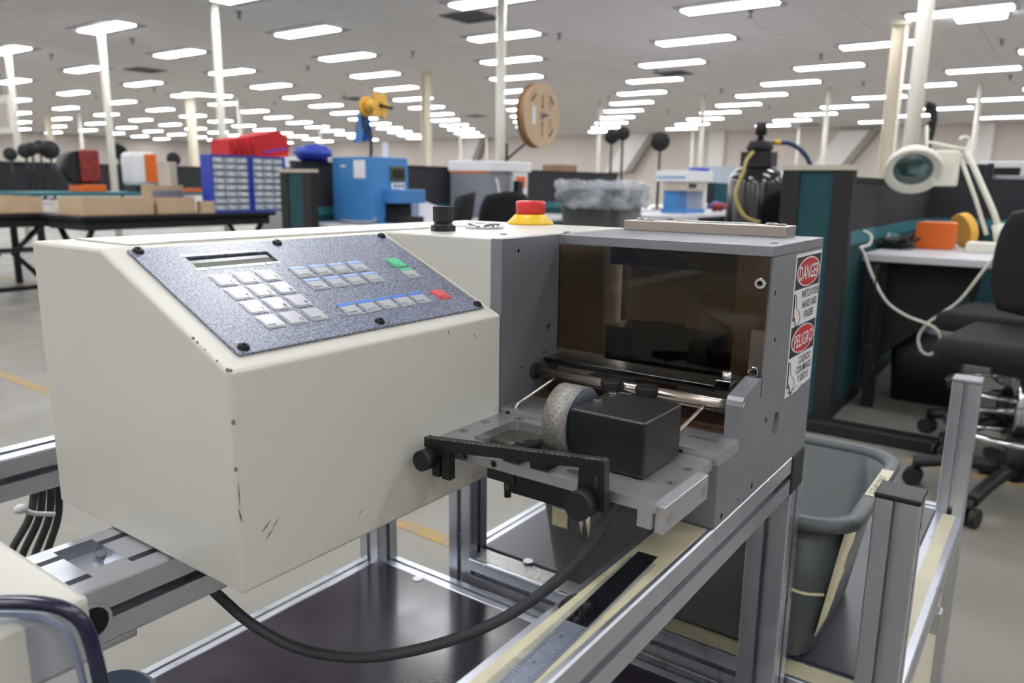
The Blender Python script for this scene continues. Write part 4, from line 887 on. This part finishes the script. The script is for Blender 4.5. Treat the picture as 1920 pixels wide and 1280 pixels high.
# black bin with clear bag
c = PD(1127,430,5.9); cx,cy = c.x,c.y
t = thing('lined_bin','tall black bin with crumpled clear liner in the aisle','bin',(cx,cy,0))
rings([(cx-.19,cx+.19,cy-.21,cy+.21,0,.06),(cx-.235,cx+.235,cy-.255,cy+.255,1.02,.07),(cx-.222,cx+.222,cy-.242,cy+.242,1.02,.07),(cx-.18,cx+.18,cy-.20,cy+.20,.02,.06)],'black_plastic','body',t,(True,True))
lv = [(.78,.010),(.82,.028),(.86,.016),(.91,.032),(.96,.018),(1.02,.034),(1.07,.026),(1.085,.010),(1.06,-.014),(.98,-.030)]
bg = MB(); loops = []
for z,e in [(.88+(z-.78)*.67 if z < 1.06 else z,e) for z,e in lv]:
    base = rrect(cx-.237-e,cx+.237+e,cy-.257-e,cy+.257+e,.07,6); L = []
    for a in range(len(base)):
        p0 = Vector(base[a]); p1 = Vector(base[(a+1)%len(base)]); m_ = max(1,int((p1-p0).length/.035))
        for q in range(m_): L.append(p0+(p1-p0)*q/m_)
    loops.append([(p.x+(p.x-cx)*j_,p.y+(p.y-cy)*j_,z+random.uniform(-.012,.012)) for p in L for j_ in [random.uniform(0,.035)]])
n = min(len(l) for l in loops)
bg.add([l[int(k*len(l)/n)] for l in loops for k in range(n)],[(j*n+i,j*n+(i+1)%n,(j+1)*n+(i+1)%n,(j+1)*n+i) for j in range(len(loops)-1) for i in range(n)],True).build('liner','bag_film',t)
# blue and white machine on the far bench
bench('far bench under the small blue and white machine',7.4,10.6,3.3,4.05)
t = thing('bench_machine','small blue and white machine on the far bench right of the lined bin','machine',(8.5,3.7,.75))
MB().box(8.15,8.70,3.50,3.80,.7505,.80,.004).build('base','blue_machine',t); MB().box(8.20,8.45,3.62,3.80,.80,1.02,.004).build('column','blue_machine',t); MB().box(8.10,8.85,3.48,3.86,1.10,1.22,.008).build('top_cover','white_machine',t); MB().box(8.15,8.70,3.50,3.78,1.00,1.10,.004).build('control_box','cap_cream',t)
MB().box(8.2,8.4,3.492,3.4995,1.03,1.08).build('display','partition_black',t); MB().box(8.70,8.78,3.52,3.8,.7505,1.10,.004).build('side_plate','white_machine',t); MB().box(8.098,8.10,3.50,3.84,1.135,1.155).build('blue_stripe','blue_machine',t)
tag(obox(None,'blue_box','blue_cabinet',8.75,3.62,1.2205,.12,.2,.04),'small blue box on top of the far blue and white machine','box')
t = thing('partition_end','small dark teal partition end beyond the blue and white machine','partition',(10.7,4.1,0),'partition end panels'); MB().box(10.62,10.70,3.85,4.35,0,1.10,.004).build('panel','teal_fabric',t); MB().box(10.61,10.71,4.15,4.36,0,1.105).build('frame','partition_black',t)
rd_ = PZ(1330,398,.76)
for k,(x,y,m,l,sx) in enumerate(((1322,385,'dark_red','red bag in the clutter left of the black tank',.13),(1345,384,'red_cloth','bright red bag just left of the black tank',.12),(1335,372,'cloth_white','white bag in the clutter left of the black tank',.2),(1362,345,'blue_cabinet','blue bag far left of the black tank',.10))):
    p = ((8.98,3.45),(9.25,3.4),(9.15,3.75),(9.6,3.7))[k]; tag(lumpy((p[0],p[1],.752+.06),.085,(1.2,1.,.6)).build('parts_bag',m),l,'bag',)
t = thing('shelf_panel','pale blue-grey shelf panel on the far wall side above the clutter','panel',PD(1360,335,14)); p = PD(1360,335,14)
MB().box(p.x-.05,p.x,p.y-1.0,p.y+.65,0,p.z+.22).build('panel','silver_plastic',t)
# pressure tank
c = PD(1414,420,4.35); cx,cy = c.x,c.y
t = thing('pressure_tank','black pressure tank with valve head and hoses standing on the floor','tank',(cx,cy,0))
zc = PD(1414,325,4.35).z
MB().lathe([(.13,0),(.155,.02),(.160,.08),(.160,zc-.06),(.150,zc-.015),(.115,zc+.02),(.06,zc+.035),(0,zc+.04)],(cx,cy,0),(0,0,1),40,True).build('vessel','tank_black',t)
MB().plate(rrect(cx-.075,cx+.075,cy-.085,cy+.085,.02,3),[],lambda p,q,d:(p,q,d),zc+.035,zc+.115).build('valve_head','black_paint',t)
MB().lathe([(.055,0),(.075,.02),(.055,.06),(0,.065)],(cx,cy,zc+.115),(0,0,1),20,True).build('valve_dome','partition_black',t)
vt = PD(1421,262,4.35); MB().cyl((cx,cy,zc+.16),(cx,cy,vt.z+.06),.018,n=14).build('riser','black_paint',t); MB().cyl((cx,cy,vt.z+.02),(cx,cy,vt.z+.085),.030,n=16).build('regulator','partition_black',t)
e1 = PD(1450,267,4.35); MB().tube([(cx,cy,vt.z),PD(1432,267,4.35),e1],.013,8).build('fitting','anodized',t); MB().tube([e1,PD(1463,267,4.35)],.016,8).build('brass_nut','yellow_reel',t)
tag(MB().tube([PD(1463,267,4.35),PD(1480,268,4.35),PD(1500,280,4.35),PD(1515,298,4.35),PD(1524,325,4.35),PD(1530,370,4.35),PD(1530,420,4.35)],.014,8,5).build('blue_hose','blue_hose'),'dark blue hose curving from the tank valve over the partition','hose')
MB().tube([PD(1412,285,4.2),PD(1400,300,4.17),PD(1393,325,4.16),PD(1384,345,4.16),PD(1379,365,4.16),PD(1386,390,4.16),PD(1400,408,4.16),PD(1425,417,4.16)],.010,8,5).build('yellow_tube','yellow_tube',t)
# stand fans
def stand(px, hy, d, r, label, supp=.76, face=None, name='stand_fan', v=None):
    h = PV(px,hy,v) if v else PD(px,hy,d); t = thing(name,label,'lamp' if name == 'task_lamp' else 'fan',(h.x,h.y,supp),'black task lamps' if name == 'task_lamp' else 'black stand fans')
    face = Vector(face or (-.8,-.5,-.1)).normalized()
    MB().lathe([(0,-r*.35),(r*.55,-r*.3),(r,0),(r,r*.25),(r*.9,r*.32),(0,r*.34)],h,face,20,True).build('head','black_plastic',t)
    MB().cyl((h.x,h.y,supp+.02),(h.x,h.y,h.z),.016,n=10).build('stem','black_plastic',t); MB().lathe([(.07,0),(.07,.012),(.03,.02),(0,.021)],(h.x,h.y,supp),(0,0,1),18).build('base','black_plastic',t)
bench('far bench carrying the two black stand fans',8.9,12.4,4.4,5.6,.75)
stand(1147,256,10.3,.10,'black stand fan with twin heads behind the lined bin')
stand(1238,265,9.6,.12,'black round stand fan right of the twin headed one')
stand(1168,250,10.0,.09,'smaller black fan head beside the twin headed stand fan')
# ---- left side
TB = 'black_plastic'
def ltable(label,u0,u1,v0,v1):
    t = thing('black_table',label,'table',((u0+u1)/2,(v0+v1)/2,0),'black work tables'); h = .75; MB().box(u0,u1,v0,v1,h-.035,h,.004).build('top','black_paint',t); MB().box(u0+.05,u1-.05,v0+.05,v1-.05,h-.12,h-.035).build('apron','partition_black',t)
    for a,c in (((u0+.12),(v0+v1)/2),((u1-.12),(v0+v1)/2)):
        if (u1-u0) < (v1-v0): continue
        MB().tube([(a,v0+.10,h-.12),(a,c-.06,.40),(a,v0+.06,.09)],.028,6).build('leg','black_paint',t); MB().tube([(a,v1-.10,h-.12),(a,c+.06,.40),(a,v1-.06,.09)],.028,6).build('leg','black_paint',t); MB().box(a-.03,a+.03,v0+.02,v1-.02,.07,.11).build('foot_bar','black_paint',t)
        for v in (v0+.06,v1-.06): MB().cyl((a-.02,v,.045),(a+.02,v,.045),.045,n=16).build('caster','black_plastic',t)
    if (u1-u0) < (v1-v0):
        for c in (v0+.15,v1-.15):
            a = (u0+u1)/2
            MB().tube([(u0+.10,c,h-.12),(a-.06,c,.40),(u0+.06,c,.09)],.028,6).build('leg','black_paint',t); MB().tube([(u1-.10,c,h-.12),(a+.06,c,.40),(u1-.06,c,.09)],.028,6).build('leg','black_paint',t); MB().box(u0+.02,u1-.02,c-.03,c+.03,.07,.11).build('foot_bar','black_paint',t)
            for u in (u0+.06,u1-.06): MB().cyl((u,c-.02,.045),(u,c+.02,.045),.045,n=16).build('caster','black_plastic',t)
ltable('black wheeled table with the drawer cabinets and cardboard trays',3.05,4.95,6.5,7.25)
ltable('black wheeled table at the left edge with open cardboard trays',2.45,3.25,7.35,9.25)
ltable('black wheeled table at the far left edge',2.45,3.25,9.35,11.2)
def tray(label,u0,u1,v0,v1,h,m='cardboard',z=.7505):
    t = thing('cardboard_tray',label,'box',((u0+u1)/2,(v0+v1)/2,z),'cardboard trays'); w_ = .008
    MB().box(u0,u1,v0,v1,z,z+.006).build('floor','cardboard_dark',t)
    for a in ((u0,u0+w_,v0,v1),(u1-w_,u1,v0,v1),(u0+w_,u1-w_,v0,v0+w_),(u0+w_,u1-w_,v1-w_,v1)): MB().box(*a,z+.006,z+h).build('side',m,t)
    MB().box(u0+.02,u1-.02,v0+.02,v1-.02,z+.006,z+h*.8).build('contents','partition_grey',t)
for k,(u0,u1,v0,v1,h,l) in enumerate(((3.10,3.70,6.56,7.0,.14,'cardboard tray of parts on the near corner of the black table'),(3.74,4.10,6.56,6.95,.14,'cardboard tray left of the brown carton on the black table'),(2.55,3.15,7.40,7.95,.14,'cardboard tray on the left table beside the corner'),(2.55,3.15,8.0,8.55,.14,'cardboard tray in the middle of the left table'),(2.55,3.15,8.6,9.15,.14,'cardboard tray at the left edge of the photo'),(2.55,3.15,9.5,10.2,.14,'farthest cardboard tray at the left edge'))): tray(l,u0,u1,v0,v1,h)
t = thing('brown_carton','open brown carton beside the blue drawer cabinets','box',(4.12,7.0,.75)); MB().box(3.95,4.25,6.98,7.2,.7505,1.0).build('body','cardboard',t); MB().box(3.93,4.22,6.960,6.979,.80,.95).build('front_panel','grey_machine',t)
tag(MB().box(4.14,4.28,6.53,6.60,.7505,.86).build('small_carton','cardboard'),'small carton with white label in front of the drawer cabinets','box')
p = (4.2,6.9); tag(MB().box(4.15,4.22,7.02,7.24,1.001,1.22).build('olive_box','cap_cream'),'upright olive box behind the drawer cabinets','box')
for cu,l in ((4.30,'blue cabinet of clear drawers, left one on the black table'),(4.745,'blue cabinet of clear drawers, right one on the black table')):
    t = thing('drawer_cabinet',l,'cabinet',(cu+.21,6.66,.75),'blue drawer cabinets'); u0,u1,v0,v1,z0,z1 = cu,cu+.43,6.58,6.75,.7505,1.29
    if cu > 4.5: u1 = cu+.40
    MB().box(u0,u0+.02,v0,v1,z0,z1).build('side','blue_cabinet',t); MB().box(u1-.02,u1,v0,v1,z0,z1).build('side','blue_cabinet',t); MB().box(u0+.02,u1-.02,v1-.01,v1,z0,z1).build('back','blue_cabinet',t); MB().box(u0+.02,u1-.02,v0,v1-.01,z1-.015,z1).build('top','blue_cabinet',t); MB().box(u0+.02,u1-.02,v0,v1-.01,z0,z0+.015).build('bottom','blue_cabinet',t)
    nc, nr = 3, 8; w_ = (u1-u0-.04)/nc; h_ = (z1-z0-.03)/nr
    for i in range(nc):
        for j in range(nr):
            a,c = u0+.02+i*w_, z0+.015+j*h_
            dr = MB().box(a+.006,a+w_-.006,v0+.008,v1-.015,c+.006,c+h_-.008).build('drawer','drawer_clear',t); MB().box(a+w_*.35,a+w_*.65,v0-.002,v0+.0075,c+h_*.35,c+h_*.6).build('pull','cloth_white',dr)
# red cover on instrument rack
t = thing('instrument_rack','grey and white instrument rack behind the drawer cabinets','rack',(5.5,7.0,0))
MB().box(5.25,5.75,6.75,7.2,0,1.30,.01).build('frame','white_machine',t)
for z,h,m in ((1.02,.18,'grey_machine'),(.86,.12,'cap_cream'),(.74,.10,'white_machine')): MB().box(5.27,5.73,6.73,6.749,z,z+h).build('instrument',m,t)
MB().box(5.32,5.42,6.722,6.7295,1.06,1.15).build('screen','blue_hose',t)
t = thing('red_cover','red plastic cover with purple stripe draped over the instrument rack','cover',(5.4,7.0,1.3))
A_ = PV(428,262,6.9); 
def pp(x,y): return PV(x,y,6.85)
outl = [pp(429,262),pp(455,258),pp(490,252),pp(520,245),pp(533,252),pp(542,270),pp(541,299),pp(485,300),pp(480,292),pp(470,293),pp(458,291),pp(430,290)]
mb = MB(); k = len(outl); back_ = [p+Vector((.05,.38,.01)) for p in outl]
mb.add(outl+back_,[tuple(range(k)),tuple(range(2*k-1,k-1,-1))]+[(i,(i+1)%k,k+(i+1)%k,k+i) for i in range(k)]).build('drape','red_cloth',t)
st_ = [pp(494,283),pp(541,276),pp(541,280),pp(494,287)]; MB().add([p+Vector((0,-.006,0)) for p in st_]+[p-Vector((0,.001,0)) for p in st_],[(0,1,2,3),(4,5,6,7),(0,1,5,4),(1,2,6,5),(2,3,7,6),(3,0,4,7)]).build('stripe','purple',t)
for k in range(4):
    p = pp(440+k*11,262-k*2); q_ = pp(443+k*11,291); MB().tube([p+Vector((0,-.002,-.01)),q_],.012,6).build('fold','red_cloth',t)
bq = PV(590,290,4.745)
tag(lumpy((bq.x,bq.y,1.262),.10,(1.5,1.2,.6)).build('blue_bag','blue_cabinet'),'bunched blue plastic bag on top of the partition left of the blue press','bag')
# far left bench row
bench('far left bench row under the black task lamps',3.4,9.0,11.72,12.3)
partition('long dark partition along the far left bench row',3.4,9.2,12.32,12.37,1.28,lower=False)
for k,(x,y,r,l) in enumerate(((20,289,.09,'leftmost black task lamp on the far left bench'),(48,283,.10,'second black task lamp from the left, head tilted'),(60,279,.09,'third black task lamp from the left'),(75,276,.10,'fourth black task lamp, upright head'),(94,281,.13,'round faced black task lamp right of the tilted ones'))): stand(x,y,None,r,l,.7505,(-.7,-.7,.0),'task_lamp',11.86+.24*(k%2))
stand(222,282,None,.14,'tall black task lamp right of the second pipe column',.7505,(-.6,-.4,-.5),'task_lamp',12.0); stand(326,298,None,.11,'black task lamp left of the thick column',.7505,(-.7,-.6,-.1),'task_lamp',12.0)
q = PV(150,330,8.3); t = thing('red_black_machine','black machine with red patterned side and orange base at left','machine',(q.x,q.y,.9205)); Z = .9205
MB().cyl((q.x,q.y-.08,Z+.24),(q.x,q.y+.14,Z+.24),.17,n=28).build('drum','black_plastic',t); MB().box(q.x-.04,q.x+.16,q.y-.12,q.y-.081,Z+.10,Z+.42,.02).build('red_panel','dark_red',t); MB().box(q.x-.06,q.x+.18,q.y-.16,q.y+.14,Z,Z+.07,.01).build('base','orange',t)
q = PV(264,330,8.3); t = thing('white_orange_machine','white machine with an orange front stripe left of the drawer cabinets','machine',(q.x,q.y,.9205))
MB().box(q.x-.15,q.x+.15,q.y-.10,q.y+.14,Z+.06,Z+.42,.05).build('body','white_machine',t); MB().box(q.x+.0,q.x+.13,q.y-.112,q.y-.1005,Z+.10,Z+.40,.004).build('orange_stripe','orange',t); MB().box(q.x-.12,q.x+.17,q.y-.12,q.y+.12,Z,Z+.06).build('base','black_paint',t)
bh = bench('tall bench with teal edge under the red and black machine',3.30,8.0,7.95,8.7,.92,'teal_panel')
tag(MB().box(4.90,5.15,8.0,8.2,.9205,.96).build('orange_tray','orange'),'flat orange tray on the bench left of the drawer cabinets','tray')
q = PD(8,215,13.5); t = thing('notice_board','pale notice board with green field hanging at the left edge','notice board',q)
MB().box(q.x-.02,q.x,q.y-.28,q.y+.5,q.z-.32,q.z+.32).build('board','wall_white',t); MB().box(q.x-.026,q.x-.0205,q.y-.2,q.y+.3,q.z-.22,q.z+.2).build('green_field','cap_cream',t); MB().cyl((q.x-.01,q.y,q.z+.32),(q.x-.01,q.y,HC),.006).build('hanger_wire','sprinkler',t)
tag(obox(None,'brown_box','cardboard_dark',9.3,5.9,0,.35,.35,1.32),'tall brown carton right of the thick column','box')
